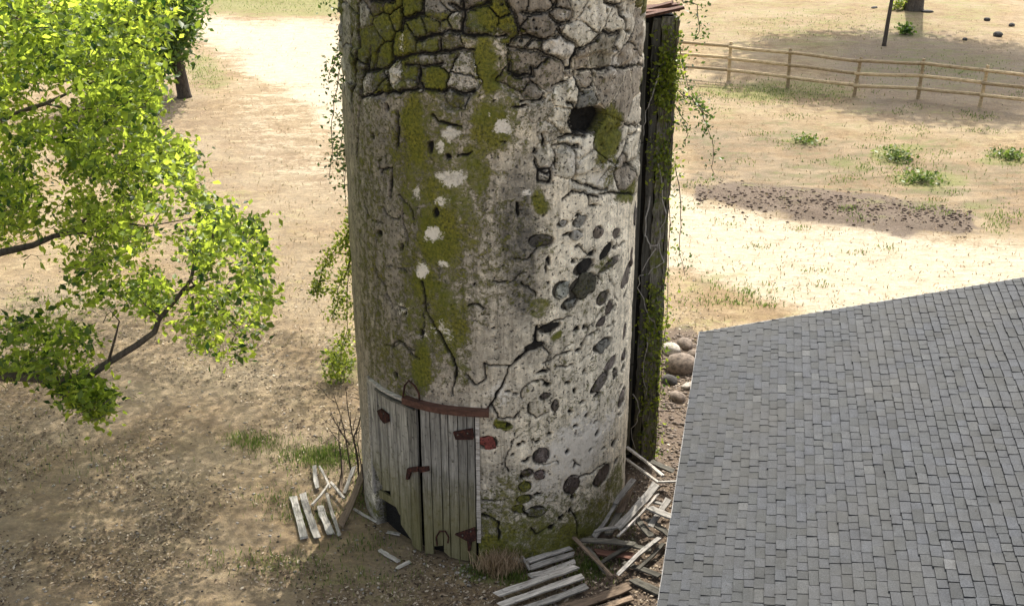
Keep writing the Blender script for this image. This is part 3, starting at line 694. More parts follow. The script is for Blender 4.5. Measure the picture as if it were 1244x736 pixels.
def render_tint(u, z):
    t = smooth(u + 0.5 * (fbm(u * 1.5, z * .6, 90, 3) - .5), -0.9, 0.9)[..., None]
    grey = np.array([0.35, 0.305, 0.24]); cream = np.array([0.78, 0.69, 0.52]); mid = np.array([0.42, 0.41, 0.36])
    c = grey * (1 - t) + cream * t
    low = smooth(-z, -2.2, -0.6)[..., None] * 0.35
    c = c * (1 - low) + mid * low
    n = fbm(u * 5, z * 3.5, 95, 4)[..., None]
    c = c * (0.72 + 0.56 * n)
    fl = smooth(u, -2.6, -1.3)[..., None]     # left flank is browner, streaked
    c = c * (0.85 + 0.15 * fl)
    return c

silo = empty('stone_silo', (0, 0, 0))
tag(silo, 'tall round fieldstone silo with mossy cream render and a low wooden double door', 'silo')

# door opening in wall coordinates
DL = U(457, 612)[0]; DM = U(513, 600)[0]; DR = U(580, 600)[0]
DTL = 2.30; DTM = U(510, 492)[1]; DTR = U(580, 500)[1]

def wall_fields(u, z):
    nearest = np.zeros(u.shape, int); bd = np.full(u.shape, 1e9)
    vu, vz = warp(u, z)
    for i in range(len(S)):
        d = (vu - SX[i]) ** 2 + ((vz - SZ[i]) * ZS) ** 2
        m = d < bd
        bd = np.where(m, d, bd); nearest = np.where(m, i, nearest)
    inst = stone_flag[nearest] * (z > U(640, 300)[1]) * (np.sqrt(bd) < 0.75)
    inst = inst.astype(float)
    J = 0.999 * smooth(fbm(u * 2.2, z * 3.5, 520, 3) - .10 * smooth(u, -.2, 1.2) + .10 * smooth(-u, .3, 1.5), .36, .50)
    inst = inst * J
    cr = np.zeros_like(u)
    ju = u + 0.034 * (fbm(u * 9, z * 9, 120, 3) - .5) * 2; jz = z + 0.034 * (fbm(u * 9, z * 9, 124, 3) - .5) * 2
    for pl, w in CR_UZ:
        a = np.array(pl); m = (ju > a[:, 0].min() - .1) & (ju < a[:, 0].max() + .1) & (jz > a[:, 1].min() - .1) & (jz < a[:, 1].max() + .1)
        if m.any():
            d = seg_dist(ju[m], jz[m], pl)
            w2 = w * (0.6 + 0.9 * fbm(u[m] * 6, z[m] * 6, 130, 2))
            cr[m] = np.maximum(cr[m], 1 - smooth(d, w2 * 0.6, w2 * 1.35))
    for (cu, cz, ru, rz) in PIT_UZ:
        d = np.hypot((ju - cu) / ru, (jz - cz) / rz)
        cr = np.maximum(cr, 1 - smooth(d, 0.75, 1.15))
    for ((cu, cz, ru, rz), ang, t) in EMB_UZ:
        a = math.radians(-ang); du = u - cu; dz = z - cz
        x = du * math.cos(a) + dz * math.sin(a); y = -du * math.sin(a) + dz * math.cos(a)
        d = np.hypot(x / ru, y / rz)
        cr = np.maximum(cr, (1 - smooth(d, 1.02, 1.22)) * 0.9)
    # natural small pores
    po = smooth(fbm(u * 19, z * 19, 140, 2), .86, .90) * smooth(u, -1.5, .5)
    cr = np.maximum(cr, po)
    rel = 0.030 * (fbm(u * 1.6, z * 1.6, 150, 4) - .5) + 0.018 * (fbm(u * 7, z * 7, 155, 4) - .5)
    lumps = 0.012 * (fbm(u * 4.5, z * 5, 160, 2) - .5)
    inst_door = ((u > DL) & (u < DR) & (z < np.where(u < DM, DTL + (DTM - DTL) * (u - DL) / (DM - DL), DTM + (DTR - DTM) * (u - DM) / (DR - DM)))).astype(float)
    rel = rel + lumps - inst * 0.055 - cr * 0.045
    rel = rel * (1 - inst_door) - 0.16 * inst_door
    return rel, cr, inst, inst_door

du = 0.0155
us = np.arange(-4.0, 4.0 + du, du); zs = np.concatenate([np.arange(-0.15, 7.9, 0.0155), np.arange(7.95, HT + .01, 0.12)])
UU, ZZ = np.meshgrid(us, zs, indexing='ij')
rel, cr, inst0, ind = wall_fields(UU, ZZ)
mo, gri, wh = stains(UU, ZZ)
# grow every stone outwards from its seed, held back by the open joints
import heapq
iu, iz = UU.shape
z_lo = U(640, 262)[1]; k0 = int(np.searchsorted(zs, z_lo)); k1 = int(np.searchsorted(zs, 7.88))
vu, vz = warp(UU[:, k0:k1], ZZ[:, k0:k1])
cost = (1 + 60 * (cr[:, k0:k1] > .35) + 1.6 * fbm(UU[:, k0:k1] * 5, ZZ[:, k0:k1] * 5, 540, 3))
lab = -np.ones(cost.shape, int); dist = np.full(cost.shape, 1e9)
hq = []
for i in range(len(S)):
    a_i = int(round((SX[i] - us[0]) / du)); b_i = int(round((SZ[i] - zs[k0]) / 0.0155))
    if 0 <= a_i < cost.shape[0] and 0 <= b_i < cost.shape[1]: hq.append((0.0, a_i, b_i, i))
heapq.heapify(hq)
costl = cost.tolist(); distl = dist.tolist(); labl = lab.tolist(); NA, NB = cost.shape
while hq:
    d0, a, b, i = heapq.heappop(hq)
    if labl[a][b] >= 0: continue
    labl[a][b] = i
    for da, db, w in ((1, 0, 1), (-1, 0, 1), (0, 1, 1.15), (0, -1, 1.15), (1, 1, 1.5), (-1, 1, 1.5), (1, -1, 1.5), (-1, -1, 1.5)):
        x, y = a + da, b + db
        if 0 <= x < NA and 0 <= y < NB and labl[x][y] < 0:
            nd = d0 + costl[x][y] * w
            if nd < distl[x][y] and nd < 75:
                distl[x][y] = nd; heapq.heappush(hq, (nd, x, y, i))
lab = np.array(labl)
isst = np.where(lab >= 0, stone_flag[np.clip(lab, 0, None)], 0) * (cr[:, k0:k1] < .35)
lab = np.where(isst > 0, lab, -1)
edge = np.zeros(lab.shape, bool)
edge[1:] |= lab[1:] != lab[:-1]; edge[:-1] |= lab[1:] != lab[:-1]; edge[:, 1:] |= lab[:, 1:] != lab[:, :-1]; edge[:, :-1] |= lab[:, 1:] != lab[:, :-1]
edge2 = edge.copy(); edge2[1:] |= edge[:-1]; edge2[:-1] |= edge[1:]; edge2[:, 1:] |= edge[:, :-1]; edge2[:, :-1] |= edge[:, 1:]
JJ = smooth(fbm(UU[:, k0:k1] * 1.8, ZZ[:, k0:k1] * 2.6, 560, 3) - .06 * smooth(UU[:, k0:k1], -.2, 1.2) + .08 * smooth(-UU[:, k0:k1], .3, 1.5), .40, .52)
inst = np.zeros_like(UU)
inst[:, k0:k1] = np.where(lab >= 0, np.where(edge, JJ, 1.0), 0)
kcell = np.zeros_like(UU); is_k = np.array([t_ == 'k' for t_ in STY])
kcell[:, k0:k1] = np.where(lab >= 0, is_k[np.clip(lab, 0, None)], False)
rel_w = rel - 0.05 * inst - 0.17 * kcell
rel_full = rel.copy(); rel = rel_w
STONE_DATA = (lab, edge, edge2)
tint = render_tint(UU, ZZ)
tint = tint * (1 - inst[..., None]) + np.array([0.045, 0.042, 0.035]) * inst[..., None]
mo_f = mo.copy(); mo = mo * (1 - 0.7 * inst)
dk = np.maximum(np.maximum(cr, ind), kcell)  # door recess and wall hole blackened, their shade painted into the colour
RR = R + rel
V = np.stack([RR * np.sin(UU / R), -RR * np.cos(UU / R), ZZ], -1)
a_, b_ = UU.shape; idx = np.arange(a_ * b_).reshape(a_, b_)
Q = np.stack([idx[:-1, :-1], idx[1:, :-1], idx[1:, 1:], idx[:-1, 1:]], -1).reshape(-1, 4)
# back of the shell, thick rim and inner face
Vl = list(map(tuple, V.reshape(-1, 3))); nb = len(Vl)
th0 = us[0] / R; th1 = us[-1] / R
m_ = 40; zb = [-0.15, 2, 4, 6, 8, 10, HT + 0.0]
Vb = []
for i in range(m_ + 1):
    t = th1 + (2 * math.pi + th0 - th1) * i / m_
    for z in zb: Vb.append((R * math.sin(t), -R * math.cos(t), z))
Qb = []
nz = len(zb)
for i in range(m_):
    for k in range(nz - 1):
        Qb.append((i * nz + k, (i + 1) * nz + k, (i + 1) * nz + k + 1, i * nz + k + 1))
ob = len(Vb); rin = R - 0.3
for i in range(65):
    t = 2 * math.pi * i / 64
    Vb.append(((R + .005) * math.sin(t), -(R + .005) * math.cos(t), HT)); Vb.append((rin * math.sin(t), -rin * math.cos(t), HT)); Vb.append((rin * math.sin(t), -rin * math.cos(t), -0.15))
for i in range(64):
    o_ = ob + i * 3
    Qb.append((o_, o_ + 3, o_ + 4, o_ + 1)); Qb.append((o_ + 1, o_ + 4, o_ + 5, o_ + 2))
Vall = np.concatenate([V.reshape(-1, 3), np.array(Vb)]); Qall = np.concatenate([Q, np.array(Qb) + nb])
wall = mesh_obj('wall', Vall, Qall, M_WALL, silo, smooth_sh=True, nper=4)
ub = np.array([R * math.atan2(v[0], -v[1]) for v in Vb]); zb_ = np.array([v[2] for v in Vb])
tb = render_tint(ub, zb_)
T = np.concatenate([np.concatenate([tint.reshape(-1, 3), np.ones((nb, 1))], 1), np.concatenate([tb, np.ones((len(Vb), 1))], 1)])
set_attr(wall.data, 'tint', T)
stv = np.stack([mo, gri, wh, dk], -1).reshape(-1, 4)
set_attr(wall.data, 'stains', np.concatenate([stv, np.tile([0.3, 0.2, 0, 0], (len(Vb), 1))]))

def make_stone(poly, proud, tone, gap, seed, name='stone', rough=0.012, depth=0.06, warped=False):
    """poly in (u,z); a curved, domed stone face with sides running back into the wall"""
    P = np.array(poly); c = P.mean(0)
    # chaikin rounding then resample
    for _ in range(1):
        Qn = np.roll(P, -1, 0); P = np.stack([P * .88 + Qn * .12, P * .12 + Qn * .88], 1).reshape(-1, 2)
    L = np.r_[0, np.cumsum(np.hypot(*(np.roll(P, -1, 0) - P).T))]
    n = int(np.clip(L[-1] / 0.045, 9, 34))
    tt = np.linspace(0, L[-1], n, endpoint=False)
    Pc = np.vstack([P, P[:1]])
    B = np.stack([np.interp(tt, L, Pc[:, 0]), np.interp(tt, L, Pc[:, 1])], 1)
    if warped:
        B = np.stack(unwarp(B[:, 0], B[:, 1]), 1); c = B.mean(0)
    r = np.random.default_rng(seed)
    d = B - c; ln = np.hypot(*d.T)[:, None]
    B = B - d / ln * gap + d / ln * (r.random((n, 1)) - .5) * rough * 1.6
    rings = []; mean_r = ln.mean()
    prof = [(1.0, -depth), (1.0, proud - .008), (0.94, proud), (0.68, proud + .002), (0.35, proud + .003)]
    V = []; 
    for s, h in prof:
        pts = c + (B - c) * s
        hh = h + (0 if h < 0 else 1) * rough * (fbm(pts[:, 0] * 9 + seed, pts[:, 1] * 9, 7, 2) - .5) * 1.6
        for (u, z), q_ in zip(pts, np.broadcast_to(hh, (n,))): V.append((u, z, q_))
    V.append((c[0], c[1], proud * 1.05))
    V = np.array(V)
    co = np.stack([(R + V[:, 2]) * np.sin(V[:, 0] / R), -(R + V[:, 2]) * np.cos(V[:, 0] / R), V[:, 1]], -1)
    loc = co[-1].copy()
    F = []
    for k in range(len(prof) - 1):
        for i in range(n):
            j = (i + 1) % n
            F.append((k * n + i, k * n + j, (k + 1) * n + j, (k + 1) * n + i))
    ci = len(V) - 1; k = len(prof) - 1
    for i in range(n): F.append((k * n + i, k * n + (i + 1) % n, ci))
    o = mesh_obj(name, co - loc, F, M_STONE, silo, smooth_sh=True, loc=tuple(loc))
    mo, gr_, wh = stains(V[:, 0], V[:, 1])
    if name == 'stone': wh = wh * .15
    base = np.array(TONES[tone]) * (0.82 + 0.4 * r.random()) * (1 + (r.random(3) - .5) * 0.06)
    if tone == 'm': mo = np.maximum(mo, 0.62)
    if tone in 'Rk': mo = mo * 0; wh = wh * 0
    if tone == 'w': wh = np.maximum(wh, 0.38)
    bt = np.tile(base, (len(V), 1)); 
    set_attr(o.data, 'tint', np.concatenate([bt, np.ones((len(V), 1))], 1))
    edge = np.zeros(len(V)); edge[:n] = 0.9
    if tone == 'k': gr_ = gr_ * 0
    set_attr(o.data, 'stains', np.stack([mo, gr_ * .8, wh, edge], -1))
    return o

for k, ((cu, cz, ru, rz), ang, t) in enumerate(EMB_UZ):
    a = math.radians(-ang); r = np.random.default_rng(500 + k)
    nn = int(r.integers(5, 8)); poly = []
    ph = r.random() * 6
    for j in range(nn):
        th = 2 * math.pi * j / nn + ph; q_ = 1.12 * (0.66 + 0.6 * r.random())
        x, y = ru * q_ * math.cos(th), rz * q_ * math.sin(th)
        poly.append((cu + x * math.cos(a) - y * math.sin(a), cz + x * math.sin(a) + y * math.cos(a)))
    make_stone(poly, -0.006 + .014 * r.random() if t != 'k' else -0.02, t, 0.0, 700 + k, rough=0.040, depth=0.05)


def grid_stone(i):
    sub = lab == i
    if sub.sum() < 60: return
    t = STY[i]; r = np.random.default_rng(i)
    q4 = sub[:-1, :-1] & sub[1:, :-1] & sub[1:, 1:] & sub[:-1, 1:]
    if q4.sum() < 30: return
    used = np.zeros_like(sub)
    used[:-1, :-1] |= q4; used[1:, :-1] |= q4; used[1:, 1:] |= q4; used[:-1, 1:] |= q4
    ids = -np.ones(sub.shape, int); n = int(used.sum()); ids[used] = np.arange(n)
    u = UU[:, k0:k1][used]; z = ZZ[:, k0:k1][used]
    proud = (-.001 + .020 * r.random()) if t != 'k' else -.17
    tilt = (r.random(2) - .5) * .05
    e1 = edge[used]; e2 = edge2[used] & ~e1
    uc, zc = u.mean(), z.mean()
    h = rel_full[:, k0:k1][used] + proud + (u - uc) * tilt[0] + (z - zc) * tilt[1] + .022 * (fbm(u * 5 + i, z * 5, 580, 3) - .5) - .010 * e1 - .003 * e2
    jit = (r.random((2, n)) - .5) * .006
    uu = u + jit[0]; zz = z + jit[1]
    top = np.stack([(R + h) * np.sin(uu / R), -(R + h) * np.cos(uu / R), zz], -1)
    # skirt running back into the wall
    a, b = np.nonzero(q4)
    F = np.stack([ids[a, b], ids[a + 1, b], ids[a + 1, b + 1], ids[a, b + 1]], -1)
    E = {}
    for f in F.tolist():
        for k in range(4):
            e = (f[k], f[(k + 1) % 4])
            if (e[1], e[0]) in E: del E[(e[1], e[0])]
            else: E[e] = 1
    bv = sorted({v for e in E for v in e}); bi = {v: n + k for k, v in enumerate(bv)}
    hb = h[bv] - .06
    back = np.stack([(R + hb) * np.sin(uu[bv] / R), -(R + hb) * np.cos(uu[bv] / R), zz[bv]], -1)
    SK = [(e[1], e[0], bi[e[0]], bi[e[1]]) for e in E]
    V = np.concatenate([top, back]); Fa = np.concatenate([F, np.array(SK)])
    loc = top.mean(0)
    o = mesh_obj('stone', V - loc, Fa, M_STONE, silo, smooth_sh=True, loc=tuple(loc), nper=4)
    m_, g_, w_ = mo_f[:, k0:k1][used].copy(), gri[:, k0:k1][used].copy(), wh[:, k0:k1][used].copy()
    base = np.array(TONES[t]) * (0.80 + 0.45 * r.random())
    loc_t = render_tint(u, z)
    if t not in 'ksR': base = .72 * base + .28 * loc_t
    else: base = np.tile(base, (n, 1))
    if t == 'm': m_ = np.maximum(m_, .60)
    if t == 'w': w_ = np.maximum(w_, .40)
    if t in 'k': m_ *= 0; w_ *= 0; g_ *= 0
    nb_ = len(bv)
    T_ = np.concatenate([np.concatenate([base, base[bv]]), np.ones((n + nb_, 1))], 1)
    set_attr(o.data, 'tint', T_)
    ed = e1 * .35 * (0.3 + 0.7 * JJ[used])
    set_attr(o.data, 'stains', np.stack([np.r_[m_, m_[bv]], np.r_[g_, g_[bv]] * .8, np.r_[w_, w_[bv]], np.r_[ed, np.full(nb_, .95)]], -1))
for i in range(len(S)):
    if STY[i] != 'p': grid_stone(i)

# ---- door
def leaf(u0, u1, zt0, zt1, n, bottoms, ajar=0.0):
    """a ledged door leaf hung on the chord between two wall angles"""
    A = Vector(cylpt(u0, 0, R + 0.012)); B = Vector(cylpt(u1, 0, R + 0.012))
    d = (B - A).normalized(); nrm = Vector((d.y, -d.x, 0))
    W = (B - A).length
    led = MB()
    for z in (0.45, 1.15, 1.85):
        p0 = A + d * 0.05 - nrm * 0.05; p1 = A + d * (W - 0.05) - nrm * 0.05
        p0.z = p1.z = z; led.beam(p0, p1, 0.03, 0.12)
    door = led.build('door', M_DOOR, silo, loc=tuple(A))
    x = 0.0; ws = [random.uniform(.8, 1.25) for _ in range(n)]; s = sum(ws)
    for i in range(n):
        w = ws[i] / s * W
        q0 = A + d * (x + 0.006); q1 = A + d * (x + w - 0.006)
        f0 = x / W; f1 = (x + w) / W
        zt_0 = zt0 + (zt1 - zt0) * f0 - .01; zt_1 = zt0 + (zt1 - zt0) * f1 - .01
        b0, b1 = bottoms[i]
        o1 = nrm * (0.012 + random.uniform(-.006, .006)); o0 = nrm * -0.02
        rows = 7; vs = []
        for r_ in range(rows + 1):
            f = r_ / rows
            for (q_, zb0, ztp) in ((q0, b0, zt_0), (q1, b1, zt_1)):
                z = zb0 + (ztp - zb0) * f
                jit = d * random.uniform(-.003, .003)
                for off in (o0, o1):
                    p_ = q_ + off + jit + nrm * random.uniform(-.002, .002); vs.append((p_.x, p_.y, z))
        fs = []
        for r_ in range(rows):
            k = r_ * 4
            # order: q0back,q0front,q1back,q1front
            fs += [(k + 1, k + 3, k + 7, k + 5), (k, k + 4, k + 6, k + 2), (k, k + 1, k + 5, k + 4), (k + 3, k + 2, k + 6, k + 7)]
        fs += [(0, 2, 3, 1), (rows * 4, rows * 4 + 1, rows * 4 + 3, rows * 4 + 2)]
        m = MB(); m.add(vs, fs)
        c = Vector(vs[0]); pl = m.build('plank', M_DOOR, None, loc=tuple(c))
        pl.parent = door; pl.location = c - A
        x += w
    return door, A, d, nrm, W

doorL, AL, dLv, nL, WL = leaf(DL, DM - 0.03, DTL, DTM, 5, [(0.98, 0.72), (0.64, 0.70), (0.62, 0.40), (0.26, 0.10), (0.03, 0.02)])
doorR, AR, dRv, nR, WR = leaf(DM + 0.02, DR - 0.02, DTM, DTR, 6, [(0.02, 0.03), (0.16, 0.20), (0.10, 0.02), (0.03, 0.02), (0.02, 0.03), (0.03, 0.02)])

def on_leaf(A, d, nrm, px, py, off=0.03):
    dr = Vector(ray(px, py)); o_ = Vector(CAM)
    t = (A + nrm * off - o_).dot(nrm) / dr.dot(nrm)
    return o_ + dr * t
def strap(name, door, A, d, nrm, quad, mat, label=None, th=0.022):
    ps = [on_leaf(A, d, nrm, *pt) for pt in quad]
    m = MB(); back = [p - nrm * th * .5 for p in ps]; fr = [p + nrm * th for p in ps]
    n = len(ps)
    m.add(back + fr, [tuple(range(n))[::-1], tuple(range(n, 2 * n))] + [(i, (i + 1) % n, n + (i + 1) % n, n + i) for i in range(n)])
    o = m.build(name, mat, None, loc=tuple(ps[0])); o.parent = door; o.location = ps[0] - A
    if label: o['label'] = label
    return o
strap('hinge', doorR, AR, dRv, nR, [(551, 524), (574, 520), (576, 530), (575, 533), (554, 533)], M_RUST, 'rusty hinge plate near the top of the door')
strap('hinge', doorR, AR, dRv, nR, [(553, 648), (577, 640), (579, 655), (573, 657), (572, 668), (569, 668), (568, 656)], M_RUST, 'rusty hinge plate at the foot of the door')
strap('hinge', doorL, AL, dLv, nL, [(459, 498), (463, 496), (472, 503), (473, 512), (468, 514), (463, 508)], M_RUST, 'small red rusted hinge remnant')
strap('latch', doorR, AR, dRv, nR, [(509, 567), (521, 566), (522, 571), (510, 573)], M_RUST)
strap('latch', doorL, AL, dLv, nL, [(496, 568), (509, 566), (509, 572), (500, 573), (497, 582), (494, 581)], M_RUST)
for (px_, py_, A_, d_, n_, dr_) in [(556, 528, AR, dRv, nR, doorR), (568, 526, AR, dRv, nR, doorR), (562, 650, AR, dRv, nR, doorR), (572, 645, AR, dRv, nR, doorR), (466, 502, AL, dLv, nL, doorL)]:
    c_ = on_leaf(A_, d_, n_, px_, py_, .055); mm_ = MB(); mm_.tube([c_ - n_ * .02, c_ + n_ * .006], .011, 6)
    o = mm_.build('bolt', M_PLANKD, None, loc=tuple(c_)); o.parent = dr_; o.location = c_ - A_
lk = MB()
hp = [on_leaf(AR, dRv, nR, x, y, .04) for x, y in [(531, 662), (530, 652), (534, 645), (541, 645), (545, 652), (544, 659)]]
lk.tube(hp, 0.012, 6); o = lk.build('pull_handle', M_RUST, None, loc=tuple(hp[0])); o.parent = doorR; o.location = hp[0] - AR
for (u, w, zt_, z0, mt_, lab_) in ((DR + 0.015, 0.05, DTR, .35, M_PLANKW, 'pale right door jamb'), (DL - 0.02, 0.05, DTL, .5, M_PLANK, 'grey rotten left door jamb')):  # right jamb in pale wood, imitating light along its edge
    m = MB()
    A = Vector(cylpt(u, z0, R - .01)); B = Vector(cylpt(u, zt_ + .02, R - .01)); nn = Vector((math.sin(u / R), -math.cos(u / R), 0))
    m.beam(A, B, w, 0.035, up=nn, segs=8, wob=.16)
    o = m.build('door_frame', mt_, silo); o['label'] = lab_
# lintel: a rusty brown timber on the right, two pale flashing strips on the left
lin = MB(); pts = []
def lint(pts_px, r0, w, h, mat, name, lab, segs=6):
    """bar following the wall between pixel points"""
    uz = [on_cyl(x, y, r0) for x, y in pts_px]
    m = MB(); vs = []
    uu = np.linspace(0, 1, segs + 1)
    for f in uu:
        u = uz[0][0] + (uz[1][0] - uz[0][0]) * f; z = uz[0][1] + (uz[1][1] - uz[0][1]) * f
        j = random.uniform(-.006, .006)
        uR = u / r0 
        for (rr, zz) in ((r0 - w, z + j), (r0, z + j), (r0 + .0, z + h + j * 2), (r0 - w, z + h + j)):
            vs.append((rr * math.sin(u / R), -rr * math.cos(u / R), zz))
    fs = [(0, 1, 2, 3), (segs * 4 + 3, segs * 4 + 2, segs * 4 + 1, segs * 4)]
    for i in range(segs):
        for k in range(4):
            k2 = (k + 1) % 4; fs.append((i * 4 + k, i * 4 + 4 + k, i * 4 + 4 + k2, i * 4 + k2))
    m.add(vs, fs); o = m.build(name, mat, silo); o['label'] = lab; return o
lint([(492, 492), (594, 507)], R + 0.09, 0.14, 0.085, M_LINTEL, 'lintel', 'rusty brown timber lintel')
lint([(449, 464), (500, 492)], R + 0.055, 0.07, 0.028, M_PLANKW, 'flashing', 'pale strip above the left door leaf')
lint([(458, 476), (505, 500)], R + 0.07, 0.08, 0.022, M_PLANKD, 'flashing', 'dark strip under the pale flashing')
m = MB()
wp = [Vector(cylpt(*on_cyl(x, y, R + .08), R + .06)) for x, y in [(492, 484), (494, 470), (499, 464), (506, 470), (511, 479), (512, 488)]]
m.tube(wp, 0.013, 6); o = m.build('wire_loop', M_RUST, silo)

# ---- feed chute on the right flank
chute = MB(); chute.box(1.75, 2.38, 0.86, 1.5, -0.05, 6.70)
ch = chute.build('chute', M_DARK, silo); ch['label'] = 'dark narrow feed chute against the silo'
def cboard(x0, x1, y, th, z0, z1, mat, n=14, j=.006, lab=None):
    m = MB(); vs = []
    for i in range(n + 1):
        z = z0 + (z1 - z0) * i / n; a, b2, c2 = (random.uniform(-j, j) for _ in range(3))
        vs += [(x0 + a, y + c2, z), (x1 + b2, y + c2, z), (x1 + b2, y + th, z), (x0 + a, y + th, z)]
    fs = [(3, 2, 1, 0), (n * 4, n * 4 + 1, n * 4 + 2, n * 4 + 3)]
    for i in range(n):
        for k in range(4): fs.append((i * 4 + k, i * 4 + (k + 1) % 4, i * 4 + 4 + (k + 1) % 4, i * 4 + 4 + k))
    m.add(vs, fs)
    c = (x0, y, z0); o = m.build('board', mat, None, loc=c); o.parent = ch
    if lab: o['label'] = lab
    return o
cboard(1.93, 2.05, 0.80, .05, 0.05, 6.6, M_CHUTE)
cboard(2.10, 2.21, 0.74, .06, 0.0, 6.68, M_CHUTE, n=50, j=.012)
cboard(2.22, 2.39, 0.70, .07, 0.0, 6.70, M_CHUTEM, n=60, j=.016, lab='moss streaked outer board')
cboard(2.395, 2.44, 0.68, .45, 0.0, 6.66, M_CHUTEM, n=60, j=.012)
z_ = 6.66
for k, (dx, w) in enumerate([(0, .5), (.03, .46), (-.04, .44), (.02, .5)]):
    m = MB(); m.beam((1.86 + dx, 0.74 + k * .16, z_ + .04 * (k % 2)), (1.86 + dx + w + .12, 0.70 + k * .16, z_ + 0.10 + .05 * ((k + 1) % 2)), .15, .035, segs=4, wob=.08)
    o = m.build('cap_board', M_LINTEL, None, loc=(1.86, .74, z_)); o.parent = ch

# ------------------------------------------------------------------ shed roof at the right
EY = math.radians(11.6); ALPHA = math.radians(16.0); EH = 2.2
E_ALONG = Vector((-math.sin(EY), -math.cos(EY), 0))          # along the eave, towards the camera
E_UP = Vector((math.cos(EY), -math.sin(EY), 0))              # horizontal direction up the slope
P1 = on_z(850, 405, EH)
def roofp(a, b, h=0.0):
    """a metres up the slope, b metres along the eave from the far corner"""
    n = Vector((-math.sin(ALPHA) * E_UP.x, -math.sin(ALPHA) * E_UP.y, math.cos(ALPHA)))
    return P1 + E_UP * (a * math.cos(ALPHA)) + Vector((0, 0, a * math.sin(ALPHA))) + E_ALONG * b + n * h
shed = empty('shed', (P1.x, P1.y, 0))
tag(shed, 'low outbuilding at right with a grey asphalt shingle roof', 'outbuilding')
LA, LB = 8.2, 9.0
ridge = roofp(LA, 0); 
def child(m, name, mat, par, sm=False):
    base = Vector((P1.x, P1.y, 0))
    o = m.build(name, mat, None, sm, loc=tuple(base)); o.parent = par; o.location = (0, 0, 0); return o
m = MB()
dk_ = [roofp(0, 0, -.06), roofp(0, LB, -.06), roofp(LA, LB, -.06), roofp(LA, 0, -.06)]
tp_ = [roofp(0, 0, -.004), roofp(0, LB, -.004), roofp(LA, LB, -.004), roofp(LA, 0, -.004)]
m.box8(dk_ + tp_)
bk = [ridge, roofp(LA, LB), roofp(LA, LB) + E_UP * LA * math.cos(ALPHA) - Vector((0, 0, LA * math.sin(ALPHA))), ridge + E_UP * LA * math.cos(ALPHA) - Vector((0, 0, LA * math.sin(ALPHA)))]
m.box8([p - Vector((0, 0, .07)) for p in bk] + [p - Vector((0, 0, .003)) for p in bk])
roof = child(m, 'roof', M_SHINGLE, shed)
set_attr(roof.data, 'shade', np.full(len(roof.data.vertices), .05), 'FLOAT')
m = MB()
ins = 0.35
Wd = LA * math.cos(ALPHA) * 2
def gpt(a, b): return P1 + E_UP * a + E_ALONG * b
c4 = [gpt(ins, ins), gpt(ins, LB - ins), gpt(Wd - ins, LB - ins), gpt(Wd - ins, ins)]
m.box8([Vector((c.x, c.y, -.1)) for c in c4] + [Vector((c.x, c.y, EH + .02)) for c in c4])
for b in (ins + .002, LB - ins - .002):
    a0 = gpt(ins, b); a1 = gpt(Wd / 2, b); a2 = gpt(Wd - ins, b)
    a0.z = a2.z = EH; a1.z = EH + math.tan(ALPHA) * (Wd / 2 - ins); m.add([a0, a1, a2], [(0, 1, 2)])
child(m, 'wall', M_SIDING, shed)
m = MB(); m.box8([roofp(-.012, -.02, -.16), roofp(-.012, LB, -.16), roofp(-.004, LB, -.16), roofp(-.004, -.02, -.16), roofp(-.012, -.02, .010), roofp(-.012, LB, .010), roofp(-.004, LB, .010), roofp(-.004, -.02, .010)])
child(m, 'eave_trim', M_TRIM, shed)
m = MB(); m.box8([roofp(-.02, -.036, -.16), roofp(-.02, -.022, -.16), roofp(LA, -.022, -.16), roofp(LA, -.036, -.16), roofp(-.02, -.036, .008), roofp(-.02, -.022, .008), roofp(LA, -.022, .008), roofp(LA, -.036, .008)])
child(m, 'rake_trim', M_TRIM, shed)

EXPO = 0.104
sh = []
a = 0.0; row = 0
while a < LA - .02:
    b = -0.02 - random.uniform(0, .2)
    while b < LB:
        w = random.choice([.13, .155, .18, .20, .23]) * random.uniform(.92, 1.08)
        b0 = max(b, -.02); b1 = min(b + w, LB)
        if b1 - b0 > .03:
            th = random.choice([.012, .015, .018, .022]); sk = random.uniform(-.005, .005); gp_ = random.choice([.003, .004, .006, .009])
            low = random.uniform(-.005, .005)
            lift = .0
            c = [roofp(a + low - .003, b0 + gp_, -.002), roofp(a + low + sk - .003, b1 - gp_, -.002), roofp(a + EXPO + .01, b1 - gp_, -.002), roofp(a + EXPO + .01, b0 + gp_, -.002)]
            t_ = [roofp(a + low, b0 + gp_, th + .006), roofp(a + low + sk, b1 - gp_, th + .006), roofp(a + EXPO + .01, b1 - gp_, 0.001), roofp(a + EXPO + .01, b0 + gp_, 0.001)]
            mid = roofp(a + EXPO / 2, (b0 + b1) / 2)
            pz = project(np.array(mid))
            inside = -5 < pz[0] < 1250 and -5 < pz[1] < 742
            sh.append((float(pz[2]) if inside else 1e3 + float(pz[2]), c + t_))
        b += w
    a += EXPO; row += 1
sh.sort(key=lambda s: s[0])
BF = [(4, 5, 6, 7), (0, 1, 5, 4), (1, 2, 6, 5), (3, 0, 4, 7), (2, 3, 7, 6)]
BF = [tuple(reversed(f)) for f in BF] if False else BF
def box_flip(c8):
    # make sure the top face looks up
    a_, b2, c2 = Vector(c8[4]), Vector(c8[5]), Vector(c8[6])
    return ((b2 - a_).cross(c2 - b2)).z < 0
flip = box_flip(sh[0][1])
FF = [tuple(reversed(f)) for f in BF] if flip else BF
def rshade():
    return min(1, max(0, random.gauss(.45, .15)))
base = Vector((P1.x, P1.y, 0))
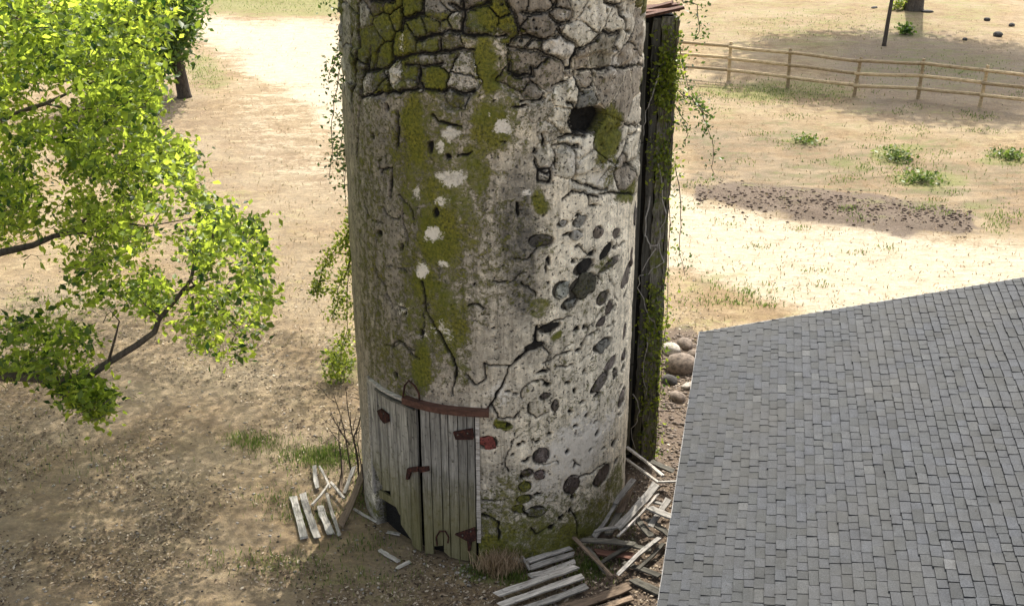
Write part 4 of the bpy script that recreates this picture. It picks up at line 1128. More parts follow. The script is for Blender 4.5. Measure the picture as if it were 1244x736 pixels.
for d_, c8 in sh[:300]:
    loc = Vector(c8[0]); o = mesh_obj('shingle', [Vector(p) - loc for p in c8], FF, M_SHINGLE, None, loc=tuple(loc - base)); o.parent = roof
    set_attr(o.data, 'shade', np.full(8, rshade()), 'FLOAT')
    o.data.materials.append(M_EDGE); o.data.polygons[1].material_index = 1
vs = []; fs = []; shd = []
for d_, c8 in sh[300:]:
    n = len(vs); vs += [tuple(Vector(p) - base) for p in c8]; fs += [tuple(i + n for i in f) for f in FF]; shd += [rshade()] * 8
o = mesh_obj('shingles', vs, fs, M_SHINGLE, None); o.parent = roof; o['kind'] = 'stuff'
set_attr(o.data, 'shade', np.array(shd), 'FLOAT')
o.data.materials.append(M_EDGE); o.data.polygons.foreach_set('material_index', np.tile([0, 1, 0, 0, 0], len(fs) // 5).astype(np.int32))

# ------------------------------------------------------------------ leaves helper
def leaf_mesh(name, C, Nrm, size, shade, mat, parent=None, lobes=True, kind='stuff', elong=1.5):
    """many small folded leaves. C (n,3), Nrm (n,3), size (n,)"""
    C = np.asarray(C); n = len(C)
    Nrm = Nrm / (np.linalg.norm(Nrm, axis=1)[:, None] + 1e-9)
    t = rng.normal(size=(n, 3)); t -= Nrm * (t * Nrm).sum(1)[:, None]; t /= np.linalg.norm(t, axis=1)[:, None] + 1e-9
    b2 = np.cross(Nrm, t)
    s = size[:, None]
    base = C; tip = C + t * s * elong
    l1 = C + t * s * .45 * elong + b2 * s * .42 + Nrm * s * .12; r1 = C + t * s * .45 * elong - b2 * s * .42 + Nrm * s * .12
    V = np.stack([base, r1, tip, l1], 1).reshape(-1, 3)
    k = np.arange(n)[:, None] * 4
    Fs = np.concatenate([k + np.array([[0, 1, 2]]), k + np.array([[0, 2, 3]])], 1).reshape(-1, 3)
    o = mesh_obj(name, V, Fs, mat, parent, nper=3)
    set_attr(o.data, 'shade', np.repeat(shade, 4), 'FLOAT')
    if kind: o['kind'] = kind
    return o

def cluster_leaves(centers, per, rad, size0, upbias=0.8):
    n = len(centers) * per
    C = np.repeat(np.asarray(centers), per, 0) + rng.normal(size=(n, 3)) * rad * np.array([1, 1, .6])
    Nn = rng.normal(size=(n, 3)) + np.array([0, 0, upbias])
    sz = size0 * (0.45 + 1.1 * rng.random(n))
    base_s = np.repeat(rng.random(len(centers)), per)
    sh_ = np.clip(base_s * .75 + rng.random(n) * .55 - .15, 0, 1)
    return C, Nn, sz, sh_

def curve(p0, p1, bend=0.12, n=7, sag=0.0):
    p0 = Vector(p0); p1 = Vector(p1); L = (p1 - p0).length
    off = Vector([random.uniform(-1, 1) for _ in range(3)]) * L * bend
    off2 = Vector([random.uniform(-1, 1) for _ in range(3)]) * L * bend * .5
    return [p0.lerp(p1, t) + off * math.sin(math.pi * t) + off2 * math.sin(2 * math.pi * t) + Vector((0, 0, sag * math.sin(math.pi * t))) for t in [i / (n - 1) for i in range(n)]]

def taper(r0, r1, n): return [r0 + (r1 - r0) * i / (n - 1) for i in range(n)]

# ------------------------------------------------------------------ the near oak at the left
TB = Vector((-9.6, 2.2, 0))
tree = empty('oak_tree', TB)
tag(tree, 'large yellow green oak reaching in from the left edge, low boughs over the yard', 'tree')
def tchild(o, par, base): o.parent = par; o.location = Vector(o.location) - base; return o
m = MB()
trunk_pts = [TB + Vector((0, 0, -.2)), TB + Vector((.02, 0, .4)), TB + Vector((.1, .05, 1.6)), TB + Vector((.25, .1, 3.2)), TB + Vector((.3, .3, 5.2)), TB + Vector((.6, .5, 8)), TB + Vector((.7, .6, 10.8))]
m.tube(trunk_pts, [.5, .38, .32, .28, .22, .14, .05], 12)
tk = m.build('trunk', M_BARK, None, True, loc=tuple(TB)); tk.parent = tree; tk.location = (0, 0, 0)
def bough(pts, r0, r1, subs=(), name='limb'):
    m = MB(); m.tube(pts, taper(r0, r1, len(pts)), 8)
    for sp, a0, a1 in subs: m.tube(sp, taper(a0, a1, len(sp)), 6)
    loc = Vector(pts[0]); o = m.build(name, M_BARK, None, True, loc=tuple(loc)); o.parent = tree; o.location = loc - TB
    return o
def yl(L, y0, dy=0.0): return [on_y(x, y, y0 + dy * i / max(1, len(L) - 1)) for i, (x, y) in enumerate(L)]
Y1 = -2.3
b1 = yl([(-60, 452), (0, 457), (35, 458), (70, 463), (110, 455), (135, 438), (165, 420), (188, 403), (193, 388), (215, 362), (232, 340), (238, 312), (258, 290), (262, 265)], Y1, .6)
bough([TB + Vector((.2, .05, 2.5)), TB + Vector((1.4, -2.4, 2.9))] + b1, .075, .010,
      [(yl([(132, 438), (140, 410), (145, 390), (133, 376)], Y1 + .2), .018, .005), (yl([(226, 352), (245, 343), (262, 336)], Y1 + .4), .02, .006),
       (yl([(195, 385), (178, 372), (160, 350)], Y1 + .3), .016, .005), (yl([(238, 312), (228, 296), (226, 282)], Y1 + .5), .014, .005), (yl([(70, 463), (95, 480), (118, 492)], Y1 + .1), .018, .005), (yl([(232, 342), (262, 372), (300, 410)], Y1 + .4), .014, .004)])
Y2 = -1.2
b2 = yl([(-60, 330), (0, 307), (40, 298), (65, 287), (90, 280), (107, 262), (112, 240)], Y2, .6)
bough([TB + Vector((.25, .08, 3.6)), TB + Vector((1.6, -1.8, 3.9))] + b2, .07, .010, [(yl([(66, 287), (100, 283), (125, 290)], Y2 + .2), .02, .006), (yl([(98, 272), (125, 268), (180, 275), (250, 262)], Y2 + .2), .016, .005)])
Y3 = -.8
b3 = yl([(-60, 165), (0, 147), (30, 134), (56, 126), (90, 110), (140, 90)], Y3, .6)
bough([TB + Vector((.25, .2, 4.6)), TB + Vector((1.6, -1.2, 5.0))] + b3, .06, .008, [(yl([(56, 126), (90, 135), (140, 128)], Y3 + .2), .016, .005), (yl([(90, 110), (130, 130), (150, 118)], Y3 + .3), .016, .005)])
CC = Vector((-5.8, 8.0, 9.4)); CR = Vector((6.6, 6.2, 3.0))
for k in range(16):
    th = 2 * math.pi * k / 16 + random.uniform(-.2, .2); el = random.uniform(.0, 1.0)
    tgt = CC + Vector((CR.x * .85 * math.cos(th) * math.cos(el), CR.y * .85 * math.sin(th) * math.cos(el), CR.z * .85 * math.sin(el)))
    pj = project(np.array(tgt))
    if 0 < pj[0] < 1244 and pj[1] > -30 and tgt.x > -9: continue
    s = trunk_pts[4].lerp(trunk_pts[6], random.random() * .8)
    bough(curve(s, tgt, .1, 8), .09, .015)
POLY = [(-600, -600), (205, -600), (222, -20), (205, 55), (202, 108), (188, 148), (205, 165), (243, 180), (238, 222), (268, 252), (322, 268), (332, 345), (343, 354), (320, 400), (308, 430), (262, 438), (236, 425), (222, 385),
        (205, 372), (186, 385), (168, 360), (120, 345), (95, 330), (50, 322), (46, 300), (100, 292), (70, 280), (-600, 350)]
POLY2 = [(-600, 382), (60, 386), (108, 394), (128, 420), (112, 450), (60, 458), (-600, 452)]
POLY3 = [(58, 466), (112, 460), (145, 482), (126, 512), (98, 500), (70, 482)]
POLY4 = [(60, 335), (120, 330), (200, 350), (235, 400), (205, 410), (175, 385), (120, 378), (50, 372)]
HOLES = [(110, 292, 36, 10), (20, 358, 50, 14), (135, 410, 28, 16)]
def allowed(C):
    a, b_, Z = project(C)
    inf = (a > -10) & (a < 1250) & (b_ > -10) & (b_ < 745) & (Z > 0)
    ok = in_poly(a, b_, POLY) | in_poly(a, b_, POLY2) | in_poly(a, b_, POLY3) | in_poly(a, b_, POLY4)
    return (~inf) | ok
# crown volume
n = 4300
D = rng.normal(size=(n, 3)); D /= np.linalg.norm(D, axis=1)[:, None]
C = np.array(CC) + D * (rng.random((n, 1)) ** .45) * np.array(CR)
C += (np.stack([fbm(C[:, 0] * .6, C[:, 1] * .6 + C[:, 2], 200 + k, 2) for k in range(3)], -1) - .5) * 1.6
D2 = rng.normal(size=(2600, 3)); D2 /= np.linalg.norm(D2, axis=1)[:, None]
C = np.concatenate([C, np.array([-10.5, 3.0, 7.5]) + D2 * (rng.random((2600, 1)) ** .45) * np.array([4.5, 5.5, 4.2])])
keep = (np.hypot(C[:, 0], C[:, 1]) > 2.5) & allowed(C) & (fbm(C[:, 0] * .55, C[:, 1] * .55 + C[:, 2] * .8, 210, 3) > .40) & (C[:, 2] > 1.5)
C = C[keep]
# boughs seen against the yard
def fill(poly, n, y0, y1, keepfn=None):
    xs = [q_[0] for q_ in poly]; ys = [q_[1] for q_ in poly]
    x0, x1 = max(min(xs), -60), max(xs); y0p, y1p = max(min(ys), -60), max(ys)
    X = rng.uniform(x0, x1, n); Yp = rng.uniform(y0p, y1p, n)
    k = in_poly(X, Yp, poly)
    for hx, hy, rx, ry in HOLES: k &= (np.hypot((X - hx) / rx, (Yp - hy) / ry) > 1) | (rng.random(n) < .08)
    k &= (fbm(X * .018, Yp * .018, 220, 3) > .30) & (fbm(X * .045, Yp * .045, 226, 2) > .34 + .10 * (X > 150) * (Yp > 230))
    X, Yp = X[k], Yp[k]
    return np.array([on_y(a, b_, c) for a, b_, c in zip(X, Yp, rng.uniform(y0, y1, len(X)))])
c1 = fill(POLY, 3000, -2.6, 1.6); c2 = fill(POLY2, 230, -2.9, -1.2)
c4 = fill(POLY[:12] + [(150, 300), (-600, 320)], 1700, 0.5, 4.0); c3 = np.concatenate([fill(POLY3, 150, -2.6, -2.0), fill(POLY4, 130, -2.4, -1.0)])
# keep boughs above the ground
near = np.concatenate([c1, c2, c3, c4]); near = near[near[:, 2] > 1.0]
C1, N1, s1, h1 = cluster_leaves(C, 15, .24, .072)
C2, N2, s2, h2 = cluster_leaves(near, 18, .13, .062)
k2 = allowed(C2) | (rng.random(len(C2)) < .35); C2, N2, s2, h2 = C2[k2], N2[k2], s2[k2], h2[k2]
ka = allowed(C1); C1, N1, s1, h1 = C1[ka], N1[ka], s1[ka], h1[ka]
o = leaf_mesh('crown', np.concatenate([C1, C2]) - np.array(TB), np.concatenate([N1, N2]), np.concatenate([s1, s2]), np.concatenate([h1, h2]), M_LEAF); o.parent = tree
# fine twigs under the leaves
m = MB()
for c in near[::4]:
    c = Vector(c); m.tube(curve(c + Vector((random.uniform(-.25, -.05), random.uniform(-.1, .1), random.uniform(-.15, .0))), c + Vector((.1, 0, .05)), .15, 4), taper(.006, .003, 4), 4, cap=False)
o = m.build('twigs', M_BARK, None); o.parent = tree; o.location = -TB; o['kind'] = 'stuff'

# ------------------------------------------------------------------ other trees
def make_tree(base, h, crown_c, crown_r, r0, nclu, label, mat, lsize=.12, lean=(0, 0), limbs=7, per=12, group=None, gap=.4, rad=.3, name='tree'):
    t = empty(name, base); tag(t, label, 'tree', group)
    base = Vector(base); cc = Vector(crown_c); r_ = Vector(crown_r)
    top = Vector((cc.x, cc.y, cc.z + r_.z * .5))
    pts = [base + Vector((0, 0, -.15)), base + Vector((0, 0, .08)), base + Vector((lean[0] * .3, lean[1] * .3, h * .12)), base + Vector((lean[0], lean[1], h * .3)), (base + Vector((lean[0], lean[1], h * .3))).lerp(top, .5), top]
    m = MB(); m.tube([p_ - base for p_ in pts], [r0 * 1.5, r0 * 1.12, r0, r0 * .85, r0 * .5, r0 * .12], 12)
    tk = m.build('trunk', M_BARK, t, True)
    for k in range(limbs):
        th = 2 * math.pi * k / limbs + random.uniform(-.3, .3); el = random.uniform(-.2, .9)
        tgt = cc + Vector((r_.x * .8 * math.cos(th) * math.cos(el), r_.y * .8 * math.sin(th) * math.cos(el), r_.z * .8 * math.sin(el)))
        s = pts[3].lerp(pts[5], random.uniform(0, .7))
        m = MB(); m.tube([p_ - base for p_ in curve(s, tgt, .1, 7)], taper(r0 * .4, r0 * .06, 7), 7); m.build('limb', M_BARK, t, True)
    D = rng.normal(size=(nclu, 3)); D /= np.linalg.norm(D, axis=1)[:, None]
    C = np.array(cc) + D * (rng.random((nclu, 1)) ** .4) * np.array(r_) * (0.8 + .4 * fbm(D[:, 0] * 2 + 5, D[:, 1] * 2 + D[:, 2], int(abs(base.x) * 7) + 300, 2))[:, None]
    C = C[fbm(C[:, 0] * .8, C[:, 1] * .8 + C[:, 2], 310, 3) > gap]
    C = C[C[:, 2] > .5]
    a, b_, c, d_ = cluster_leaves(C, per, rad, lsize)
    o = leaf_mesh('crown', a - np.array(base), b_, c, d_, mat); o.parent = t
    return t
bl = on_ground(224, 118)
make_tree(tuple(bl), 6.0, (bl.x - .95, bl.y + .1, 2.95), (1.75, 1.8, 2.3), .20, 1900, 'small dark green tree with a bare grey trunk foot, behind the oak', M_LEAFD, .10, lean=(-.18, 0), limbs=6, per=14, rad=.22, gap=.25, name='small_tree')
br_ = on_ground(1110, 12)
make_tree(tuple(br_), 18, (br_.x - .2, br_.y + .2, 14.2), (6.4, 5.2, 4.6), .36, 2800, 'thick trunked shade tree standing beyond the fence at the top right', M_LEAFD, .2, limbs=10, per=16, rad=.45, gap=.33, name='shade_tree')
sp_ = on_ground(1074, 56)
make_tree(tuple(sp_), 8, (sp_.x + .5, sp_.y, 7.2), (1.6, 1.6, 2.0), .075, 160, 'slender dark sapling just beyond the fence', M_LEAFD, .14, limbs=5, per=12, rad=.3, lean=(.12, 0), name='sapling')
# ------------------------------------------------------------------ rail fence
fence = empty('rail_fence', (0, 0, 0))
FP = [(700, 46, 82), (790, 53, 90), (885, 58, 98), (957, 68, 107), (1037, 74, 118), (1115, 84, 121), (1190, 91, 130), (1268, 100, 140), (1350, 109, 150), (1440, 118, 160)]
tag(fence, 'three rail split wood fence crossing the yard behind the silo', 'fence')
bases = [on_ground(a, c) for a, b_, c in FP]
fence.location = bases[2]; FB = bases[2].copy()
for i, (bp, f) in enumerate(zip(bases, FP)):
    lean = random.uniform(-.05, .12)
    m = MB(); top = bp + Vector((lean, 0, 1.27 + random.uniform(-.03, .03)))
    m.tube([bp - Vector((0, 0, .1)), bp.lerp(top, .5), top], [.062, .056, .05], 8)
    o = m.build('post', M_FENCE, None, loc=tuple(bp)); o.parent = fence; o.location = bp - FB
for i in range(len(bases) - 1):
    for hgt in (.38, .76, 1.16):
        a = bases[i] + Vector((-.08, -.07, hgt + random.uniform(-.02, .02))); b_ = bases[i + 1] + Vector((.08, -.07, hgt + random.uniform(-.02, .02)))
        m = MB(); pts = curve(a, b_, .006, 6); m.tube(pts, [.055] * 6, 6)
        o = m.build('rail', M_FENCE, None, True, loc=tuple(a)); o.parent = fence; o.location = a - FB

# ------------------------------------------------------------------ scrap boards
def board(p1, z1, p2, z2, w, mat, label, t=.025, group='scrap boards lying round the silo', name='board', segs=4, wob=.10, tilt=0.0):
    A = on_z(p1[0], p1[1], z1); B = on_z(p2[0], p2[1], z2)
    A.z += gh(A.x, A.y) + .012; B.z += gh(B.x, B.y) + .012
    d = B - A; L = d.length
    m = MB(); m.beam((0, 0, 0), (L, 0, 0), w, t, segs=6, wob=.16)
    bz, by = random.uniform(-.018, .018) * L, random.uniform(-.02, .02) * L; tw = random.uniform(-.22, .22)
    nv = []
    for (vx, vy, vz) in m.v:
        f = vx / L; a_ = tw * (f - .5)
        nv.append((vx + (random.uniform(-.03, .03) if (f < .05 or f > .95) else 0), vy * math.cos(a_) - vz * math.sin(a_) + by * math.sin(math.pi * f), vy * math.sin(a_) + vz * math.cos(a_) + bz * math.sin(math.pi * f)))
    m.v = nv
    o = m.build(name, mat)
    x = d.normalized(); up = Vector((0, math.sin(tilt), math.cos(tilt))); y = up.cross(x).normalized(); z = x.cross(y)
    M = Matrix((x, y, z)).transposed().to_4x4(); M.translation = A
    o.matrix_world = M
    tag(o, label, 'board', group)
    return o
LB_ = 'scrap boards piled left of the silo door'; RB_ = 'broken boards piled between silo and roof'; BB_ = 'pale boards stacked at the foot of the silo'
for a in [
    ((356, 603), .03, (370, 653), .02, .105, M_PLANK, 'leftmost short grey board of the small pile left of the door'),
    ((367, 598), .05, (386, 652), .03, .10, M_PLANK, 'second grey board from the left in the small pile, split at its top'),
    ((389, 615), .03, (402, 648), .02, .10, M_PLANK, 'shortest grey board, third from the left in the small pile'),
    ((397, 600), .06, (412, 648), .03, .045, M_PLANKW, 'narrow pale lath right of the three flat grey boards'),
    ((382, 565), .05, (386, 592), .03, .06, M_PLANK, 'stub of grey board at the back left of the small pile'),
    ((388, 566), .10, (401, 592), .08, .03, M_PLANKW, 'thin pale lath crossing at the back of the small pile'),
    ((379, 613), .14, (399, 588), .14, .03, M_PLANKW, 'thin pale stick lying across the tops of the grey boards'),
    ((402, 586), .10, (418, 605), .09, .035, M_PLANKW, 'thin stick running down to the leaning brown board'),
    ((443, 569), .34, (414, 638), .05, .10, M_PLANKB, 'long brown board leaning towards the silo beside the small pile'),
    ((417, 560), .22, (414, 596), .05, .04, M_PLANKB, 'short upright lath behind the leaning brown board'),
    ((431, 566), .25, (419, 597), .06, .05, M_PLANK, 'grey lath tucked behind the leaning brown board'),
    ((430, 618), .02, (456, 633), .02, .03, M_PLANKW, 'pale stick on the ground between the small pile and the silo foot')]:
    board(*a, group=LB_)
for a in [
    ((461, 668), .02, (484, 682), .02, .055, M_PLANKW, 'bleached splinter lying in front of the door, the longer one'),
    ((482, 690), .02, (498, 682), .02, .045, M_PLANKW, 'bleached splinter lying in front of the door, the shorter one'),
    ((470, 646), .02, (486, 649), .02, .035, M_PLANKW, 'curved pale chip under the rotten left door leaf')]:
    board(*a, group='bleached splinters in front of the door', name='splinter')
for a in [
    ((771, 581), .42, (747, 612), .30, .085, M_PLANK, 'upper half of the broken grey board leaning on the silo foot'),
    ((747, 611), .28, (722, 652), .06, .085, M_PLANK, 'lower half of the broken grey board leaning on the silo foot'),
    ((797, 588), .48, (751, 641), .22, .12, M_PLANK, 'wide grey board at the middle of the right hand pile'),
    ((799, 600), .46, (752, 650), .20, .03, M_PLANKW, 'thin pale lath under the wide grey board'),
    ((762, 544), .50, (806, 578), .42, .045, M_PLANKW, 'upper pale lath running from the chute foot to the roof'),
    ((760, 557), .40, (800, 586), .36, .035, M_PLANKW, 'lower pale lath running from the chute foot to the roof'),
    ((799, 585), .45, (826, 584), .40, .03, M_PLANK, 'short grey stick at the top of the pile next to the roof'),
    ((788, 616), .38, (822, 630), .30, .11, M_PLANK, 'grey board poking out under the shingle roof edge'),
    ((786, 630), .24, (818, 652), .18, .10, M_PLANKD, 'dark board beneath the one poking out under the roof'),
    ((703, 656), .16, (770, 661), .16, .085, M_PLANKD, 'long dark board lying level across the pile'),
    ((696, 652), .20, (744, 702), .08, .05, M_PLANKB, 'round brown stick slanting down across the pile front'),
    ((800, 654), .20, (752, 698), .07, .06, M_PLANK, 'grey lath slanting down to the right of the brown stick'),
    ((768, 662), .12, (728, 686), .06, .06, M_PLANKD, 'dark lath just below the level dark board'),
    ((768, 622), .20, (792, 652), .16, .09, M_PLANKD, 'dark board standing in the shade of the pile'),
    ((724, 671), .06, (766, 675), .06, .13, M_LINTEL, 'rust brown board under the level dark board'),
    ((768, 578), .25, (752, 624), .12, .11, M_PLANKB, 'mossy brown board behind the broken grey board'),
    ((806, 660), .10, (776, 690), .05, .05, M_PLANKD, 'dark lath nearest the roof at the lower right of the pile'),
    ((722, 645), .20, (770, 636), .22, .05, M_PLANK, 'thin grey lath lying over the dark boards at mid pile'),
    ((776, 606), .30, (806, 612), .32, .05, M_PLANK, 'grey lath crossing the wide grey board near its top'),
    ((758, 684), .03, (800, 700), .03, .09, M_PLANKD, 'added dark board lying flat in the shade right of the brown stick'),  # dark boards from here on added to deepen the shade under the pile
    ((742, 655), .10, (790, 668), .10, .08, M_PLANKD, 'dark board crossing low beneath the grey lath'),
    ((712, 665), .08, (736, 695), .05, .07, M_PLANKD, 'short dark board left of the round brown stick'),
    ((790, 560), .30, (818, 572), .28, .10, M_PLANKD, 'dark board in the gap behind the pale laths'),
    ((812, 606), .34, (790, 640), .22, .09, M_PLANK, 'grey board standing beside the roof edge at mid pile'),
    ((760, 600), .16, (738, 650), .08, .10, M_PLANKD, 'dark board in the shade under the broken grey board'),
    ((770, 705), .02, (804, 722), .02, .12, M_PLANKD, 'wide added dark board in the corner under the roof edge')]:
    board(*a, group=RB_)
for a in [
    ((640, 682), .05, (694, 665), .05, .085, M_PLANKW, 'topmost pale board of the stack at the silo foot'),
    ((642, 691), .05, (697, 673), .05, .085, M_PLANKW, 'second pale board from the top of the stack at the silo foot'),
    ((644, 700), .04, (700, 682), .05, .095, M_PLANKW, 'third pale board from the top of the stack at the silo foot'),
    ((604, 722), .08, (700, 689), .08, .10, M_PLANKW, 'long pale board reaching furthest left, with a dark hollow end'),
    ((608, 736), .07, (706, 701), .07, .10, M_PLANKW, 'long pale board just below the one with the hollow end'),
    ((636, 740), .05, (712, 713), .05, .10, M_PLANK, 'grey board third up from the bottom of the stack'),
    ((672, 744), .04, (764, 713), .04, .14, M_PLANKB, 'wide pinkish brown board at the bottom right of the stack'),
    ((700, 750), .03, (768, 727), .03, .10, M_PLANKB, 'brown board cut by the bottom edge, right of the stack'),
    ((631, 672), .07, (644, 692), .07, .035, M_PLANKW, 'short pale splinter standing at the left end of the stack')]:
    board(*a, group=BB_)

# ------------------------------------------------------------------ stones and boulders
def rock_mesh(r, seed, squash=(1, 1, .7), sub=2):
    import bmesh
    bm = bmesh.new(); bmesh.ops.create_icosphere(bm, subdivisions=sub, radius=1)
    rr = np.random.default_rng(seed); o1 = rr.random(3) * 20
    for v in bm.verts:
        c = np.array(v.co); k = 1 + .45 * (fbm(np.array([c[0] * 1.1 + o1[0]]), np.array([c[1] * 1.1 + c[2] * 1.3 + o1[1]]), 9, 3)[0] - .5)
        v.co = Vector(c * k) * r; v.co.x *= squash[0]; v.co.y *= squash[1]; v.co.z *= squash[2]
    me = bpy.data.meshes.new('rock'); bm.to_mesh(me); bm.free()
    me.polygons.foreach_set('use_smooth', [sub > 2] * len(me.polygons))
    return me
def rock(px, py, wpx, mat, label, seed, squash=(1, .8, .6), name='rock', group=None, lift=.45, sub=3, z=0):
    P = on_ground(px, py); P.z += z; zz = project(np.array(P))[2]; r = wpx / 2 * zz / F_PX
    me = rock_mesh(float(r), seed, squash, sub); me.materials.append(mat)
    o = bpy.data.objects.new(name, me); o.location = (P.x, P.y, P.z + r * squash[2] * lift); o.rotation_euler = (0, 0, seed)
    link(o); tag(o, label, 'rock', group); return o
RG = 'boulders between chute and roof'
rock(826, 449, 38, M_ROCK, 'largest rounded tan boulder between the chute and the roof corner', 3, (1.1, .85, .75), group=RG)
rock(815, 428, 26, M_ROCKW, 'pale boulder behind and left of the largest one', 5, group=RG)
rock(832, 421, 24, M_ROCK, 'boulder farthest back near the roof corner', 8, group=RG)
rock(846, 434, 22, M_ROCK, 'boulder half hidden by the roof corner', 9, group=RG)
rock(813, 464, 22, M_ROCKD, 'dark stone in front of the largest boulder, beside the chute', 12, group=RG)
rock(838, 470, 18, M_ROCKW, 'flat white stone below the largest boulder', 13, (1.2, .7, .4), group=RG)
rock(822, 484, 20, M_ROCK, 'brown stone lowest of the boulder heap', 15, group=RG)
FG = 'dark stones on the grass beyond the fence'
rock(1212, 44, 12, M_ROCKD, 'largest dark stone on the grass beyond the fence', 21, group=FG)
rock(1199, 25, 8, M_ROCKD, 'small dark stone above the largest one beyond the fence', 22, group=FG)
rock(1229, 32, 9, M_ROCKD, 'dark stone near the right edge beyond the fence', 23, group=FG)
rock(1172, 49, 7, M_ROCKD, 'small dark stone at the rim of the shade beyond the fence', 24, group=FG)
rock(1127, 15, 12, M_ROCKD, 'flat dark stone right of the thick trunk', 25, (1.3, .7, .3), group=FG)
rock(1062, 10, 9, M_ROCKD, 'dark stone left of the slender sapling', 26, (1.3, .7, .3), group=FG)

# ------------------------------------------------------------------ loose ground cover (uncountable)
def scatter(n, region, smin, smax, seedfn=None):
    P = []
    X = rng.uniform(region[0], region[2], n); Y = rng.uniform(region[1], region[3], n)
    return X, Y
def flat_litter():
    n = 46000
    px_ = rng.uniform(-60, 860, n); py_ = 330 + (rng.random(n) ** .8) * 440
    d = [on_z(a, b_, 0) for a, b_ in zip(px_, py_)]
    X = np.array([p_.x for p_ in d]); Y = np.array([p_.y for p_ in d])
    dens = fbm(X * 1.1, Y * 1.1, 400, 4)
    k = (dens > .36 + .2 * rng.random(n)) & (np.hypot(X, Y) > R - .02)
    X, Y = X[k], Y[k]; n = len(X)
    Zg = ground_h(X, Y) + .006 + .012 * rng.random(n)
    Nn = np.stack([rng.normal(size=n) * .35, rng.normal(size=n) * .35, np.ones(n)], -1)
    sz = .016 + .026 * rng.random(n) ** 2
    o = leaf_mesh('leaf_litter', np.stack([X, Y, Zg], -1), Nn, sz, rng.random(n) ** .95 * .9, M_LITTER, elong=1.8)
    tag(o, 'dry fallen leaves and chips strewn over the yard', None)
flat_litter()
def pebbles(name, n, pts, smin, smax, mat, label, seed):
    r = np.random.default_rng(seed)
    ico = np.array([(0, 0, 1), (.9, 0, .2), (.28, .85, .2), (-.72, .53, .2), (-.72, -.53, .2), (.28, -.85, .2), (0, 0, -.6)])
    fc = [(0, 1, 2), (0, 2, 3), (0, 3, 4), (0, 4, 5), (0, 5, 1), (6, 2, 1), (6, 3, 2), (6, 4, 3), (6, 5, 4), (6, 1, 5)]
    n = len(pts); s = smin + (smax - smin) * r.random(n) ** 3
    an = r.random(n) * 6.28
    V = ico[None] * (0.7 + .6 * r.random((n, 7, 1))) * s[:, None, None]
    V[..., 2] *= .6
    c, s_ = np.cos(an)[:, None], np.sin(an)[:, None]
    x = V[..., 0] * c - V[..., 1] * s_; y = V[..., 0] * s_ + V[..., 1] * c
    V = np.stack([x, y, V[..., 2]], -1) + np.asarray(pts)[:, None, :]
    Fs = (np.arange(n)[:, None, None] * 7 + np.array(fc)[None]).reshape(-1, 3)
    o = mesh_obj(name, V.reshape(-1, 3), Fs, mat, nper=3); tag(o, label, None, kind='stuff'); return o
def gpts(pxs, pys):
    d = [on_z(a, b_, 0) for a, b_ in zip(pxs, pys)]; X = np.array([p_.x for p_ in d]); Y = np.array([p_.y for p_ in d])
    k = np.hypot(X, Y) > R + .02; X, Y = X[k], Y[k]
    return np.stack([X, Y, ground_h(X, Y)], -1)
pebbles('pebbles', 0, gpts(rng.uniform(-20, 850, 2600), 330 + 430 * rng.random(2600)), .008, .035, M_ROCKW, 'small pale pebbles scattered over the yard', 1)
pebbles('dark_pebbles', 0, gpts(rng.uniform(-20, 1260, 2600), 120 + 640 * rng.random(2600)), .008, .03, M_ROCKD, 'small dark pebbles and droppings scattered over the yard', 2)
bx_ = rng.uniform(845, 1180, 1500); by_ = 236 + (bx_ - 845) * .105 + rng.normal(size=1500) * 9
pebbles('soil_clods', 0, gpts(bx_, by_),   .012, .06, M_CLOD, 'dark clods along the turned soil bank', 3)
rx_ = np.concatenate([rng.uniform(800, 850, 700), rng.uniform(795, 835, 500)]); ry_ = np.concatenate([rng.uniform(405, 500, 700), rng.uniform(490, 620, 500)])
pebbles('rubble', 0, gpts(rx_, ry_), .012, .06, M_ROCK, 'loose rubble between the chute and the outbuilding', 4)
pebbles('mortar_rubble', 0, gpts(565 + rng.normal(size=60) * 12, 690 + rng.normal(size=60) * 8), .015, .05, M_ROCKW, 'white mortar crumbs fallen below the door', 5)

def blades(name, pts, h0, h1, w, mat, label, spread=.35, cat=None, kind='stuff', per=1):
    pts = np.asarray(pts); n = len(pts)
    h = h0 + (h1 - h0) * rng.random(n); an = rng.random(n) * 6.28; an2 = rng.random(n) * 6.28
    dx = np.stack([np.cos(an), np.sin(an), 0 * an], -1) * w * .5; ln = np.stack([np.cos(an2), np.sin(an2), 0 * an], -1) * (h * spread * (0.4 + rng.random(n)))[:, None]
    up = np.array([0, 0, 1.0])[None] * h[:, None]
    V = np.stack([pts - dx, pts + dx, pts + dx * .7 + ln * .4 + up * .6, pts - dx * .7 + ln * .4 + up * .6, pts + ln + up], 1).reshape(-1, 3)
    k = np.arange(n)[:, None] * 5
    Fs = np.concatenate([k + [[0, 1, 2]], k + [[0, 2, 3]], k + [[3, 2, 4]]], 1).reshape(-1, 3)
    o = mesh_obj(name, V, Fs, mat, nper=3); set_attr(o.data, 'shade', np.repeat(rng.random(n), 5), 'FLOAT')
    tag(o, label, cat, kind=kind); return o
gp = []
for (a, b_, rx, ry, n_) in [(310, 535, 16, 6, 500), (392, 553, 30, 9, 1500), (440, 600, 8, 14, 300), (345, 605, 26, 8, 300), (372, 625, 30, 6, 250), (330, 680, 40, 10, 350), (585, 692, 12, 6, 500), (625, 700, 10, 6, 400), (715, 690, 16, 9, 700), (597, 665, 10, 8, 500), (450, 660, 30, 8, 250), (760, 640, 10, 20, 150), (430, 700, 50, 10, 300), (100, 560, 60, 20, 200), (655, 662, 40, 4, 500)]:
    gp.append(gpts(a + rng.normal(size=n_) * rx, b_ + rng.normal(size=n_) * ry))
